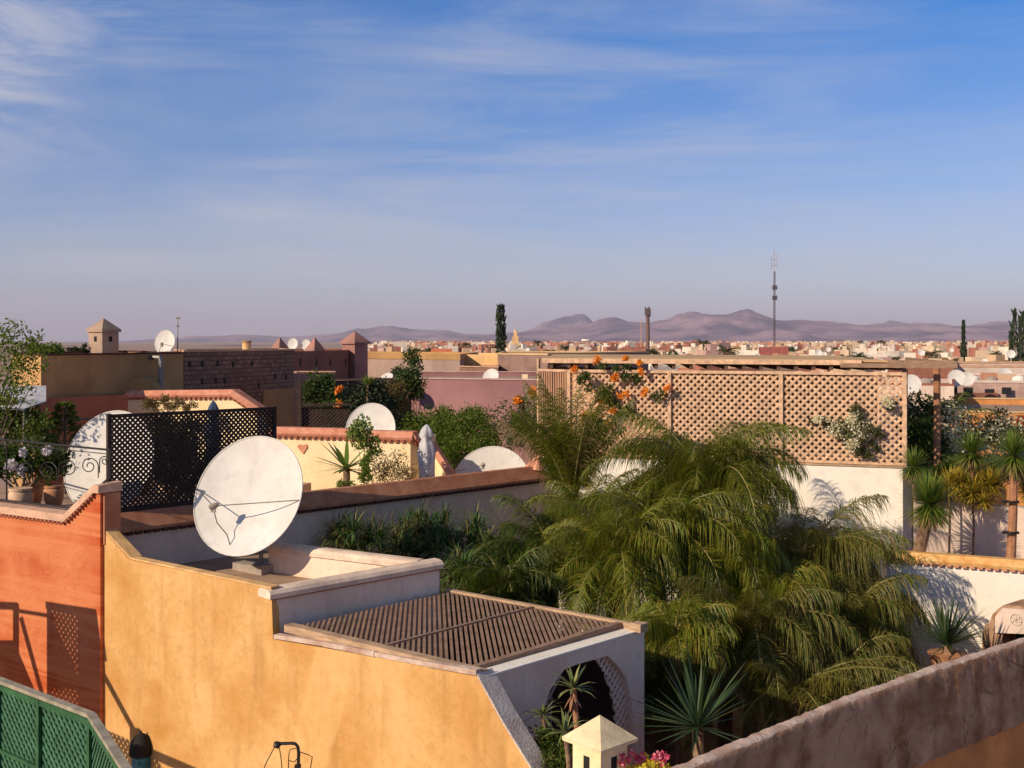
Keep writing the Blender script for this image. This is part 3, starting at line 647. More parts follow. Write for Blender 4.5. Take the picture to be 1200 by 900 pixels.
bush('geranium_pot', 'pink and yellow flowering pot plant beside the cream turret', 'plant', P(752, 935, 9.6), [(P(752, 899, 9.6), (.22, .2, .09)), (P(735, 905, 9.5), (.12, .12, .08)), (P(772, 903, 9.6), (.12, .12, .07))], 500, .05, .03, M['yelfl'], 5,
     flowers=(M['pinkfl'], [(P(733, 885, 9.5), (.07, .07, .05)), (P(752, 887, 9.6), (.05, .06, .03)), (P(776, 889, 9.6), (.09, .08, .05))], 200, .035), r0=.02)


# ---------------------------------------------------------------- rough wall in the right foreground
fw = thing('rough_wall', 'weathered brown-grey garden wall with a crumbling pale top, lower right foreground', 'wall', Vector((4.0, 13.0, 4)))
pl = [(-.6, 8.8), (.4, 9.72), (1.67, 10.85), (2.72, 11.8), (4.0, 13.0), (5.46, 14.2), (7.15, 15.5), (9.6, 17.3), (12, 19)]
def along(q):
    seg = [(Vector((*a, 0)), Vector((*b, 0))) for a, b in zip(pl, pl[1:])]; tot = sum((b-a).length for a, b in seg); d = q*tot
    for a, b in seg:
        L__ = (b-a).length
        if d <= L__: return a.lerp(b, d/L__), (b-a).normalized()
        d -= L__
    return seg[-1][1], (seg[-1][1]-seg[-1][0]).normalized()
prof = [(.0, -1.13), (.0, -.9), (.0, -.6), (.0, -.35), (.0, -.16), (.006, -.06), (.018, -.022), (.045, -.006), (.09, 0), (.14, -.006), (.175, -.022), (.19, -.08), (.19, -1.13)]
NS = 520; vs = []; fs = []; mi = []; kp = len(prof)
for i in range(NS+1):
    p0, d = along(i/NS); nn = Vector((-d.y, d.x, 0))
    for j, (s_, z) in enumerate(prof):
        q = p0+nn*s_; q.z = CZ-4.2+z
        a_ = noise.fractal(Vector((q.x*5, q.y*5, q.z*5)), .7, 2.1, 5)
        if 4 <= j <= 10: q += UP*a_*.011+nn*a_*.014
        elif j < 4 and j > 0: q += nn*a_*.012
        else: q += UP*a_*.03
        vs.append(q)
for i in range(NS):
    for j in range(kp-1):
        fs.append((i*kp+j, i*kp+j+1, (i+1)*kp+j+1, (i+1)*kp+j)[::-1]); mi.append(1 if 6 <= j <= 9 else 0)
mb = MB(); mb.v = [tuple(q) for q in vs]; mb.f = fs; mb.m = mi; mb.build('wall', [M['roughbrown'], M['lightcrumb']], fw, smooth=True)
mb = MB()
for (a, b) in zip(pl, pl[1:]):
    a = Vector((*a, 0)); b = Vector((*b, 0)); d = (b-a).normalized(); nn = Vector((-d.y, d.x, 0))*.05
    mb.hexa([a+nn*.8+UP*2, b+nn*.8+UP*2, b+nn*6+UP*2, a+nn*6+UP*2], [q+UP*(CZ-5.24) for q in (a+nn*.8, b+nn*.8, b+nn*6, a+nn*6)])
mb.build('lower_wall', M['orange'], fw)
mb = MB(); mb.prism([Vector((-4, 12, 6.4)), Vector((.5, 9.8, 6.4)), Vector((13, 19.8, 6.4)), Vector((14, 26, 6.4)), Vector((1, 28, 6.4)), Vector((-2, 22, 6.4)), Vector((-4, 20, 6.4))], UP*.1)
tag(mb.build('courtyard_floor', plaster('courtyard_soil', (.16,.10,.06), scale=2, streak=0)), kind='structure')

# ---------------------------------------------------------------- white wall, lattice fence, pergola
WW = Plane(640, 27.2, 1060, 24.5); WN = WW.n; HB = 2.76
ww = thing('white_wall', 'tall sunlit white wall under the tan lattice fence', 'wall', WW.x(850, 8))
mb = MB(); a, b = WW.x(636, 8), WW.x(1058, 8); th = Vector((.7, .71, 0))*.45; mb.hexa([a, b, b+th, a+th], [q+UP*(8-HB-.04) for q in (a, b, b+th, a+th)]); mb.build('wall', M['whitebright'], ww)
mb = MB(); a, b = WW.x(640, HB+.04)-WN*.03, WW.x(1059, HB+.04)-WN*.03; rail(mb, a, b, .4, .04, WN); mb.build('coping', M['plank'], ww)
mb = MB(); mb.prism([WW.x(640, HB+.3)+WN*.4, WW.x(1066, HB+.3)+WN*.4, Vector((11.5, 32.5, CZ-HB-.3)), Vector((1.2, 34.5, CZ-HB-.3))], UP*.1); mb.build('terrace_floor', M['floor'], ww)
mb = MB(); a, b = Vector((1.0, 33.6, CZ-HB-.2)), Vector((10.2, 31.0, CZ-HB-.2)); rail(mb, a, b, .25, HB+.2-.86, Vector((0, 1, 0))); mb.build('back_wall', plaster('tan_terrace_wall', (.50,.26,.13), scale=.6, streak=.2), ww)
lf = thing('lattice_fence', 'wide tan wooden lattice fence standing on the white wall', 'fence', WW.x(860, HB))
hh = HB-.72; cuts = [666, 784, 915, 1060]; sh = WN*.06
for pa, pb in zip(cuts, cuts[1:]):
    a, b = WW.x(pa, HB)+sh, WW.x(pb, HB)+sh; L_ = (b-a).length
    mb = MB(); lattice(mb, a, WW.u, UP, WN, [(0, 0), (L_, 0), (L_, hh), (0, hh)], .122, .057, .014); mb.build('lattice_panel', M['tanlat'], lf)
for px in cuts: mb = MB(); mb.box(WW.x(px, HB)+sh+UP*(hh/2+.0)-WN*.02, WW.u*.045, WN*.04, UP*(hh/2+.03)); mb.build('post', M['tanlat'], lf)
mb = MB(); a, b = WW.x(668, HB)+sh, WW.x(1058, HB)+sh; bar(mb, a+UP*(hh+.0)-WN*.025, b+UP*hh-WN*.025, WN*.025, UP*.035); mb.build('rail', M['tanlat'], lf)
mb = MB(); bar(mb, a+UP*.04-WN*.025, b+UP*.04-WN*.025, WN*.025, UP*.03); mb.build('rail', M['tanlat'], lf)
s0 = WW.x(665, HB)+sh; sd = Vector((-.62, .78, 0)); lq = 1.05
sp = thing('slatted_screen', 'narrow reddish slatted side screen at the left end of the tan fence', 'screen', s0)
mb = MB(); k = 12
for i in range(k): mb.box(s0+sd*(lq*(i+.5)/k+.05)+UP*hh/2, sd*.022, Vector((.78, .62, 0))*.012, UP*hh/2)
mb.build('slats', plaster('reddish_slat', (.46,.25,.15), streak=0), sp)
mb = MB(); bar(mb, s0+sd*.05+UP*hh, s0+sd*(lq+.05)+UP*hh, Vector((.78, .62, 0))*.03, UP*.03); mb.box(s0+sd*(lq+.08)+UP*(hh/2+.12), sd*.03, Vector((.78, .62, 0))*.03, UP*(hh/2+.16)); mb.build('frame', M['tanlat'], sp)
pg = thing('pergola', 'long flat pergola roof of tan matting and dark rafters over the lattice fence', 'pergola', WW.x(860, HB))
PF = Plane(636, 27.6, 1122, 24.3); PN = PF.n; HP = .50
mb = MB(); a, b = PF.x(636, HP-.03), PF.x(1040, HP-.03); e1, e2 = a+Vector((.6, 8.5, 0)), b+Vector((1.2, 8.2, 0)); mb.hexa([a, b, e2, e1], [q+UP*.05 for q in (a, b, e2, e1)]); mb.build('matting', M['tan'], pg)
mb = MB(); bar(mb, PF.x(636, HP-.02)-PN*.03, PF.x(1010, HP-.02)-PN*.03, PN*.025, UP*.055); mb.build('front_beam', M['tanlat'], pg)
mb = MB(); bar(mb, PF.x(985, HP+.04)-PN*.035, PF.x(1122, HP+.04)-PN*.035, PN*.035, UP*.05); bar(mb, PF.x(960, HP-.02)+PN*.9, PF.x(1122, HP+.0)+PN*.5, PN*.035, UP*.06); mb.build('dark_beam', M['slat'], pg)
mb = MB(); bar(mb, PF.x(638, HP+.20)+PN*.25, PF.x(750, HP+.20)+PN*.25, PN*.05, UP*.06); mb.build('lower_beam', plaster('dark_beam_wood', (.10,.05,.03), streak=0), pg)
dk = woodm('dark_rafter_wood', (.13,.07,.04))
for i in range(21):
    px = 646+i*20.5; a = PF.x(px, HP+.09)+PN*.02; b = a+Vector((.9, 8.2, .0)); mb = MB(); bar(mb, a, b, PF.u*.04, UP*.07); mb.build('rafter', dk, pg)
for px in (645, 1060): mb = MB(); mb.box(PF.x(px, 1.6)+PN*.35, .05, .05, 1.05); mb.build('post', M['slat'], pg)
mb = MB(); a = P(1098, 500, 25.6); mb.tube([Vector((a.x, a.y, CZ-3.5)), Vector((a.x, a.y, CZ-HP-.06))], .085, 8); mb.build('post', M['redtrunk'], pg)
mb = MB(); a = P(1117, 500, 25.2); b = a+Vector((1.6, 7.5, 0)); a.z = b.z = CZ-HP-.02; bar(mb, a, b, U*.04, UP*.05); mb.build('side_beam', M['slat'], pg)

# ---------------------------------------------------------------- right terrace
RT = Plane(1036, 22.0, 1200, 21.0); RN = RT.n; HR = 4.15
rt = thing('terrace_wall', 'sunlit white terrace wall with an orange tile coping at the right', 'wall', RT.x(1110, 8))
mb = MB(); a, b = RT.x(1038, 8), RT.x(1290, 8); mb.hexa([a, b, b+RN*.3, a+RN*.3], [q+UP*(8-HR-.2) for q in (a, b, b+RN*.3, a+RN*.3)])
a = RT.x(1038, 8)+RN*.3; e = Vector((a.x+.6, 25.0, a.z)); mb.hexa([a, a+RT.u*.3, e+RT.u*.3, e], [q+UP*(8-HR-.2) for q in (a, a+RT.u*.3, e+RT.u*.3, e)]); mb.build('wall', M['whitebright'], rt)
mb = MB(); a, b = RT.x(1035, HR+.2), RT.x(1290, HR+.2); sweep(mb, a, b, [(-.08, .02), (-.10, .08), (0, .20), (.2, .20), (.36, .08), (.36, .02)], RN); mb.build('coping', plaster('orange_glazed_tile', (.74,.40,.11), dark=(.6,.28,.08), light=(.8,.5,.2), scale=5, streak=0), rt)
mb = MB(); k = int((b-a).length/.14)
for i in range(k): mb.box(a.lerp(b, (i+.5)/k)-RN*.05-UP*.0, RT.u*.045, RN*.03, UP*.018)
mb.build('drip_tiles', M['coral'], rt)
mb = MB(); mb.prism([RT.x(1040, 4.7)+RN*.3, RT.x(1290, 4.7)+RN*.3, RT.x(1290, 4.7)+RN*2.5, RT.x(1056, 4.7)+RN*2.5], UP*.1); mb.build('terrace_floor', M['floor'], rt)
mb = MB(); a, b = RT.x(1062, 4.6)+RN*2.2, RT.x(1290, 4.6)+RN*2.2; mb.hexa([a, b, b+RN*.25, a+RN*.25], [q+UP*1.15 for q in (a, b, b+RN*.25, a+RN*.25)]); mb.build('inner_wall', M['pinkwhite'], rt)
# arched oven niche
ov = thing('outdoor_fireplace', 'beige hooded outdoor fireplace with a round medallion against the white wall', 'fireplace', P(1180, 790, 19.8))
OP = Plane(1150, 20.2, 1200, 19.6)
out = [(1151, 800), (1151, 742), (1154, 733), (1160, 728), (1163, 720), (1170, 713), (1176, 709), (1236, 714), (1262, 740), (1262, 800)]
mb = MB(); mb.prism([OP.p(*q) for q in out[:7]]+[OP.p(1236, 714), OP.p(1262, 740), OP.p(1262, 800), OP.p(1235, 800), OP.p(1235, 744), OP.p(1175, 743), OP.p(1175, 800)], OP.n*.7); mb.build('hood', M['roughbrown'], ov)
mb = MB(); mb.prism([OP.p(1168, 741)-OP.n*.06, OP.p(1168, 722)-OP.n*.06, OP.p(1177, 712)-OP.n*.06, OP.p(1230, 716)-OP.n*.06, OP.p(1248, 744)-OP.n*.06], OP.n*.055); mb.build('hood_front', M['pinkwhite'], ov)
mb = MB(); c = OP.p(1193, 726)-OP.n*.065
mb.tube([c+(OP.u*math.cos(a_*math.pi/12)+UP*math.sin(a_*math.pi/12))*.10 for a_ in range(25)], .006, 5, 0, False)
for a_ in range(6): mb.tube([c, c+(OP.u*math.cos(a_*math.pi/3+.3)+UP*math.sin(a_*math.pi/3+.3))*.05, c+(OP.u*math.cos(a_*math.pi/3+.8)+UP*math.sin(a_*math.pi/3+.8))*.09], .006, 4)
mb.build('medallion', M['concrete'], ov)
mb = MB(); mb.box(OP.p(1207, 775)+OP.n*.5, OP.u*.48, OP.n*.02, UP*.5); mb.build('firebox', M['black'], ov)

# ================================================================ MIDDLE DISTANCE
def footp(fp): return [XY(px, Y) for px, Y in fp]
def block(name, label, cat, fp, H, mat, zb=0.0, par=.3, cap=None, capm=None, group=None, par_t=.22):
    """flat roofed building: outer walls with a parapet standing par above the roof; fp is (px, distance) corners"""
    c = footp(fp); ctr = sum(c, Vector())/len(c); t = thing(name, label, cat, Vector((ctr.x, ctr.y, zb)), group)
    zt = CZ-H; inn = [p+(ctr-p).normalized()*par_t*1.4 for p in c]; n = len(c)
    mb = MB(); vs = [p+UP*zb for p in c]+[p+UP*zt for p in c]+[p+UP*zt for p in inn]+[p+UP*(zt-par) for p in inn]
    fs = []
    for i in range(n):
        j = (i+1)%n
        for k in range(3): fs.append((k*n+i, k*n+j, (k+1)*n+j, (k+1)*n+i))
    mb.add(vs, fs); mb.build('wall', mat, t)
    mb = MB(); mb.add([p+UP*(zt-par+.002) for p in inn], [tuple(range(n))]); mb.build('roof', M['floor'], t)
    if cap:
        out_ = [p-(ctr-p).normalized()*.05 for p in c]; inn2 = [p+(ctr-p).normalized()*(par_t*1.4+.05) for p in c]
        vs = [p+UP*(zt+.002) for p in out_]+[p+UP*(zt+cap) for p in out_]+[p+UP*(zt+cap) for p in inn2]+[p+UP*(zt+.002) for p in inn2]
        fs = [(k*n+i, k*n+(i+1)%n, ((k+1)%4)*n+(i+1)%n, ((k+1)%4)*n+i) for i in range(n) for k in range(4)]
        mb = MB(); mb.add(vs, fs); mb.build('ledge', capm, t)
    return t
def tip(px, py, Y): return (CZ-P(px, py, Y).z)
ob = block('ochre_building', 'ochre-brown flat-roofed building with a sunlit left end, behind the terracotta wall', 'building', [(48, 30), (215, 35.5), (150, 42), (14, 33.5)], .39, M['ochrebrown'], par=.4, cap=.05, capm=M['darkedge'])
mb = MB(); a, b = XY(47.5, 29.9), XY(214, 35.4); nn = Vector((.99, -.13, 0)); mb.hexa([a+UP*11.9, b+UP*11.9, b+nn*.12+UP*11.9, a+nn*.12+UP*11.9], [q+UP*.55 for q in (a+UP*11.9, b+UP*11.9, b+nn*.12+UP*11.9, a+nn*.12+UP*11.9)]); mb.build('plinth_band', M['purple'], ob)
mb = MB(); a = P(188, 419, 34.0); mb.tube([a-Vector((.3, 0, 0)), a+Vector((.02, -.12, 0)), a+Vector((.06, -.15, -.15)), a+Vector((.06, -.15, -1.6))], .075, 8); mb.build('drain_pipe', M['metal'], ob)
mb = MB(); c = P(163, 466, 33.2); pts = []
for i in range(13): th = math.pi*i/12; pts.append(c+Vector((-.5*math.cos(th), .0, .62*math.sin(th))))
mb.prism(pts, Vector((.1, 1.5, 0)))
tag(mb.build('dome_vault', M['ochrebrown']), 'small rounded tan vault against the ochre-brown building', 'vault')
# rooftop chimney tower
def tower(name, label, cat, c, h2, zt, zb, eave, cap, mat, rot, holes=True, capmat=None):
    k1 = Vector((math.cos(R(rot)), math.sin(R(rot)), 0)); k2 = Vector((-k1.y, k1.x, 0)); c = Vector((c.x, c.y, 0))
    def sq(h, z): return [c+k1*a*h+k2*b*h+UP*z for a, b in ((-1, -1), (1, -1), (1, 1), (-1, 1))]
    t = thing(name, label, cat, c+UP*zb)
    mb = MB(); mb.hexa(sq(h2, zb), sq(h2, zt)); mb.build('shaft', mat, t)
    mb = MB(); mb.hexa(sq(h2+eave, zt+.002), sq(h2+eave, zt+.09)); mb.pyramid(sq(h2+eave, zt+.092), c+UP*(zt+cap)); mb.build('cap', capmat or mat, t)
    if holes:
        for kk, ll_ in ((k1, k2), (k2, k1)):
            mb = MB(); mb.box(c+UP*(zt-.24)-ll_*(h2+.001), kk*.07, ll_*.003, UP*.09); mb.build('opening', M['black'], t)
    return t
tower('chimney_tower', 'grey-brown square chimney tower with a stepped pyramid cap on the ochre-brown roof', 'chimney', XY(121.5, 38.2), .345, CZ+.32, CZ-.6, .06, .48, plaster('grey_brown_render', (.42,.29,.21), streak=.2), 60)
dish('rooftop_dish', 'white dish beside a thin aerial on the ochre-brown roof', P(193, 401, 37), (-.35, -.93, .15), .80, lnb=P(189.5, 403, 36.6), arms=(200, -60), mast=Vector((*XY(194, 37.2).xy, CZ-.75)), base=False, rings=3, seg=24)
ar = thing('aerial', 'thin television aerial on the ochre-brown roof', 'antenna', P(208, 415, 37)); mb = MB(); a = P(208, 418, 37)
mb.tube([a, P(208.5, 371, 37)], [.025, .012], 5); mb.build('pole', M['metal'], ar); mb = MB(); bar(mb, P(206.5, 373, 37), P(211, 373, 37), (0, .02, 0), (0, 0, .03)); bar(mb, P(207, 382, 37), P(210, 382, 37), (0, .02, 0), (0, 0, .03)); mb.build('crossbar', M['metal'], ar)
st = block('stone_building', 'rough dark brick building with small square holes and a pale top ledge', 'building', [(216, 35.6), (345, 42.5), (330, 47), (205, 42)], .35, M['stone'], par=.2, cap=.06, capm=M['cream_cope'])
SP = Plane(216, 35.6, 345, 42.5)
for px, py in ((222, 427), (237, 427), (255, 426), (273, 427), (295, 426), (237, 447), (253, 446), (263, 446), (322, 441), (335, 442), (303, 452)):
    mb = MB(); mb.box(SP.p(px, py)-SP.n*.004, SP.u*.07, SP.n*.003, UP*.09); mb.build('hole', M['black'], st)
mb = MB(); mb.prism([SP.p(308, 457)-SP.n*.03, SP.p(345, 455)-SP.n*.03, SP.p(345, 520)-SP.n*.03, SP.p(308, 520)-SP.n*.03], SP.n*.02); mb.build('render_patch', M['ochrebrown'], st)
t = thing('round_chimney', 'short round yellow chimney on the dark brick building', 'chimney', P(289, 412, 44)); mb = MB(); a = P(289, 414, 44); mb.tube([a, a+UP*.42], .17, 14); mb.build('shaft', M['yellowlit'], t); mb = MB(); mb.tube([a+UP*.422, a+UP*.5], .20, 14); mb.build('rim', M['ochrebrown'], t)
fo = block('purple_building', 'dark purple-brown fort-like building behind the brick building', 'building', [(343, 44), (407, 51), (430, 60), (330, 60)], .40, M['purple'], par=.4)
FP = Plane(343, 44, 407, 51)
for px in (352, 371, 387, 405): mb = MB(); mb.box(FP.p(px, 425)-FP.n*.004, FP.u*.09, FP.n*.003, UP*.16); mb.build('slit', M['black'], fo)
tower('corner_turret', 'purple-brown corner turret with a tall pyramid cap on the fort-like building', 'turret', XY(416, 52), .42, CZ-.12, 4, .10, .60, plaster('reddish_turret_render', (.38,.19,.15), streak=.2), 52, holes=False)
for px, lab in ((328, 'left of the two small pyramid caps on the dark roofs, next to a white dish'), (369, 'right of the two small pyramid caps, on the fort-like building')):
    c = XY(px, 48); k1 = Vector((math.cos(R(52)), math.sin(R(52)), 0)); k2 = Vector((-k1.y, k1.x, 0)); mb = MB()
    mb.pyramid([c+k1*a*.34+k2*b*.34+UP*(CZ-.42) for a, b in ((-1,-1),(1,-1),(1,1),(-1,1))], c+UP*(CZ+.19)); tag(mb.build('pyramid_cap', plaster('reddish_cap', (.36,.18,.14), streak=0)), lab, 'roof cap')
dish('rooftop_dish', 'left of a pair of small dishes between the two pyramid caps', P(343, 403, 50), (-.3, -.95, .1), .5, mast=Vector((*XY(343.5, 50.3).xy, CZ-.8)), base=False, rings=3, seg=20)
dish('rooftop_dish', 'right of a pair of small dishes between the two pyramid caps', P(358.5, 404, 50), (-.3, -.95, .1), .46, mast=Vector((*XY(359, 50.3).xy, CZ-.8)), base=False, rings=3, seg=20)
block('pink_wall', 'low pink wall behind the leafy bush with orange flowers', 'wall', [(345, 37.5), (392, 38.5), (392, 40), (345, 40)], 1.10, plaster('dusty_pink', (.45,.25,.20)), zb=6, par=.05, par_t=.1, cap=.03, capm=M['cream_cope'])
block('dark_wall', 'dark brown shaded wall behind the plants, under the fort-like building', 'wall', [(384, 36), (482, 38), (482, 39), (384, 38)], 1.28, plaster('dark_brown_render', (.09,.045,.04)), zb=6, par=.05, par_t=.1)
gb = block('grey_building', 'long grey-pink building with a brown roof band', 'building', [(427, 63), (539, 58), (560, 70), (427, 75)], .98, M['greywall'], par=.2, cap=.30, capm=M['ochrebrown'])
yb = block('yellow_building', 'bright sunlit yellow rooftop block beside the cypress', 'building', [(541, 61), (584, 60), (590, 68), (545, 69)], .72, M['yellowlit'], par=.2)
block('brown_building', 'low brown block in front of the sunlit yellow rooftop block', 'building', [(539, 57), (584, 56), (584, 60), (539, 61)], 1.32, plaster('mid_brown_render', (.30,.16,.11)), par=.05, cap=.06, capm=M['cream_cope'])
bg_ = block('taupe_building', 'long taupe building with a pale ledge, right of the cypress', 'building', [(583, 60), (642, 57), (760, 70), (590, 72)], .72, plaster('taupe_render', (.30,.185,.15), streak=.3), par=.2, cap=.10, capm=M['tan'])
block('mauve_building', 'broad mauve-pink wall behind the hedge', 'building', [(480, 46.5), (660, 44), (660, 56), (480, 56)], 1.56, M['mauve'], par=.2, cap=.05, capm=plaster('pale_mauve', (.6,.38,.34)))
dish('rooftop_dish', 'dish tilted up on the mauve roof in front of the brown block', P(575, 441, 48), (-.3, -.8, .45), .72, mast=Vector((*XY(575, 48.3).xy, CZ-2)), base=False, rings=3, seg=20)
dish('rooftop_dish', 'dish lying tipped back left of the mauve wall', P(452, 443, 45), (-.3, -.55, .75), .62, mast=Vector((*XY(452, 45.3).xy, CZ-2)), base=False, rings=3, seg=20)
mb = MB(); c = P(615, 441, 47); mb.box((c.x, c.y, c.z-.2), .12, .12, .28); tag(mb.build('small_chimney', M['butter']), 'tiny pale chimney on the mauve roof', 'chimney')

# butter-yellow house with coral copings
BP = Plane(325, 27.6, 483, 26.6); BN = BP.n
bh = thing('butter_house', 'butter-yellow house wall with coral tile coping and a heart-shaped plaque', 'house', BP.x(400, 8))
mb = MB(); a, b = BP.x(318, 8), BP.x(481, 8); b2 = b+Vector((.52, 1.3, 0)); mb.hexa([a, b, b2, a+BN*1.3], [q+UP*(8-2.34) for q in (a, b, b2, a+BN*1.3)]); mb.build('wall', M['butter'], bh)
def ctile(name, a, b, nv, par, w=.34, h=.2, pitch=.16, mat='coral'):
    mb = MB(); sweep(mb, a, b, [(-.06, 0), (-.09, .06), (.02, h), (w-.02, h), (w+.09, .06), (w+.06, 0)], nv); cp_ = mb.build('coping', M[mat], par)
    mb = MB(); k = max(1, int((Vector(b)-Vector(a)).length/pitch)); d = (Vector(b)-Vector(a)).normalized()
    for i in range(k): mb.box(Vector(a).lerp(Vector(b), (i+.5)/k)-nv*.035-UP*.035, d*pitch*.32, nv*.03, UP*.03)
    mb.build('drip_tiles', M['terracotta'], cp_)
ctile('c', BP.x(316, 2.34), BP.x(408, 2.34), BN, bh); ctile('c', BP.x(408, 2.37), BP.x(484, 2.37), BN, bh)
a = BP.x(484, 2.37); ctile('c', a, a+Vector((.45, 1.3, -.55)), Vector((-.9, .3, 0)), bh)
mb = MB(); c = BP.p(355, 525)-BN*.03
hp = [(.02, -.17), (-.08, -.06), (-.17, .04), (-.12, .10), (-.04, .1), (0, .07), (.05, .1), (.13, .11), (.16, .02), (.09, -.06)]
mb.prism([c+BP.u*x+UP*z for x, z in [(a_*.85, b_*.85) for a_, b_ in hp]], BN*.028); mb.build('heart_plaque', M['coral'], bh)
mb = MB(); a = BP.p(362, 572)-BN*.9; mb.box(a, BP.u*.36, BN*.3, UP*.22); tag(mb.build('ledge_box', plaster('pale_box', (.55,.36,.25))), 'pale plastered bench block in front of the butter-yellow wall', 'block')
mb = MB(); a, b = P(506, 528, 27.2), P(530, 566, 26.2); nn = Vector((.25, .95, 0)); d = b-a
sweep(mb, a, b, [(-.06, 0), (-.08, .08), (.05, .2), (.3, .2), (.38, .0)], nn)
sw = thing('stair_parapet', 'short sloping coral-topped stair parapet beside the covered statue', 'wall', P(515, 600, 26.8)); mb.build('coping', M['coral'], sw)
mb = MB(); mb.prism([a, b, Vector((b.x, b.y, 8)), Vector((a.x, a.y, 8))], nn*.28); mb.build('wall', M['butter'], sw)
uh = thing('upper_house', 'cream roof wall with a long coral coping that slopes down at its right end', 'house', P(220, 520, 32)); HP_ = Plane(140, 32.4, 272, 31.2)
mb = MB(); mb.prism([HP_.x(148, 6), HP_.p(148, 467), HP_.p(272, 466), HP_.p(302, 486), HP_.x(302, 6)], HP_.n*.4); mb.build('wall', M['butter'], uh)
for A_, B_ in (((148, 466), (272, 465)), ((272, 465), (303, 486))):
    ctile('c', HP_.p(*A_), HP_.p(*B_), HP_.n, uh, w=.4, h=.2)
block('terracotta_wall', 'shaded terracotta-brown wall behind the leftmost terrace plants', 'wall', [(40, 28.5), (150, 31), (150, 31.3), (40, 28.9)], 1.5, M['terracotta'], zb=6, par=.03, par_t=.08)
mb = MB(); a, b = P(50, 493, 25.5), P(132, 490, 30.5); mb.tube([a, b], .03, 6); tag(mb.build('handrail', M['darkmetal']), 'thin dark handrail crossing the terracotta-brown wall', 'handrail')

# parasols / covered statue
def folded(name, label, px, pytop, pybot, Y, r, mat, cat='parasol'):
    t = thing(name, label, cat, P(px, pybot, Y)); a = P(px, pybot, Y); b = P(px, pytop, Y); h = b.z-a.z; seg = 20; rg = []
    lv_ = [(0, .75), (.08, .95), (.3, .85), (.55, 1.0), (.7, .8), (.76, .55), (.82, .85), (.9, .65), (.96, .35), (1, .04)]
    vs = []
    for q, s_ in lv_:
        for j in range(seg):
            th = 2*math.pi*j/seg; f_ = 1+.2*math.cos(5*th+q*3); vs.append((a.x+math.cos(th)*r*s_*f_, a.y+math.sin(th)*r*s_*f_, a.z+q*h))
    mb = MB(); mb.add(vs, [(i*seg+j, i*seg+(j+1)%seg, (i+1)*seg+(j+1)%seg, (i+1)*seg+j) for i in range(len(lv_)-1) for j in range(seg)]+[tuple(range(seg-1, -1, -1)), tuple(range((len(lv_)-1)*seg, len(lv_)*seg))]); mb.build('canopy', mat, t, smooth=True)
    mb = MB(); mb.tube([Vector((a.x, a.y, a.z-.7)), a+UP*.05], .03, 8); mb.build('pole', M['metal'], t); return t
folded('folded_parasol', 'folded grey-white parasol standing beside the butter-yellow house', 500, 497, 572, 25.9, .19, M['greycloth'])
folded('folded_parasol', 'folded blue parasol seen through the dark lattice', 250, 469, 560, 24.0, .15, M['blue'])
aw = thing('awning', 'grey and pink sunshade cloth among the leaves at the left edge', 'awning', P(20, 520, 23))
mb = MB(); a, b, c, d = P(-30, 452, 24.5), P(54, 452, 25), P(54, 470, 23.5), P(28, 479, 22.6); e = P(-30, 476, 22.6); mb.add([a, b, c, d, e], [(0, 1, 2, 3, 4)]); mb.add([q-UP*.03 for q in (a, b, c, d, e)], [(4, 3, 2, 1, 0)]); mb.build('cloth', M['greycloth'], aw)
mb = MB(); mb.tube([P(28, 478, 22.7), Vector((*XY(28, 22.7).xy, CZ-3.6))], .03, 6); mb.build('pole', M['metal'], aw)
ds = thing('dark_screen', 'small dark lattice screen beside the brick building, below the orange flowers', 'screen', P(380, 510, 31.5)); a = P(352, 504, 31.4); u_ = (P(410, 504, 31.4)-a).normalized()
mb = MB(); lattice(mb, a-UP*.6, u_, UP, Vector((0, 1, 0)), [(0, 0), (1.4, 0), (1.4, 1.25), (0, 1.25)], .08, .05, .015); mb.build('lattice', M['darklat'], ds)
mb = MB(); mb.box(P(351, 480, 31.3), .06, .05, .85); mb.box(P(381, 474, 31.3), .72, .03, .03); mb.build('frame', M['darklat'], ds)

# ================================================================ THE CITY
def nearhouse(label, fp, H, mat, **k): return block('house', label, 'house', fp, H, M[mat] if isinstance(mat, str) else mat, **k)
nh = []
nh.append(nearhouse('orange-ochre house wall with dark doorways at the right edge, behind the golden yuccas', [(1110, 52), (1290, 50), (1290, 62), (1110, 64)], tip(1150, 484, 51), 'orange', cap=.08, capm=M['tan']))
for px in (1170, 1196, 1222): mb = MB(); a = P(px, 500, 50.9); mb.box((a.x, a.y-.05, a.z-.1), .22, .05, .62); mb.build('doorway', plaster('red_door', (.30,.07,.03)), nh[-1])
nh.append(nearhouse('wide pinkish-grey house with a long flat wall, above the orange-ochre house', [(1122, 72), (1320, 70), (1320, 86), (1122, 88)], tip(1160, 449, 71), plaster('pinkish_grey', (.55,.36,.29)), cap=.15, capm=M['pinkwhite']))
mb = MB(); a = P(1140, 466, 71); mb.box((a.x+.1, a.y, a.z), 1.45, .12, .30); mb.build('dark_band', M['purple'], nh[-1])
nh.append(nearhouse('pale house with a dark window band behind the pinkish-grey house', [(1118, 95), (1330, 92), (1330, 112), (1118, 112)], tip(1160, 431, 93), 'pinkwhite', cap=.2, capm=M['cream_cope']))
nh.append(nearhouse('dark purple-brown house seen under the right end of the pergola', [(1040, 82), (1118, 80), (1118, 96), (1040, 96)], tip(1080, 428, 81), 'purple', cap=.1, capm=M['tan']))
nh.append(nearhouse('sandy-pink low house right of the tan fence under the pergola beam', [(1030, 60), (1118, 58), (1118, 70), (1030, 70)], tip(1080, 451, 59), 'pinkwhite', cap=.08, capm=M['terracotta']))
nh.append(nearhouse('plain tan house hidden mostly behind the lattice fence', [(640, 50), (900, 48), (900, 60), (640, 62)], tip(800, 446, 49), 'tan'))
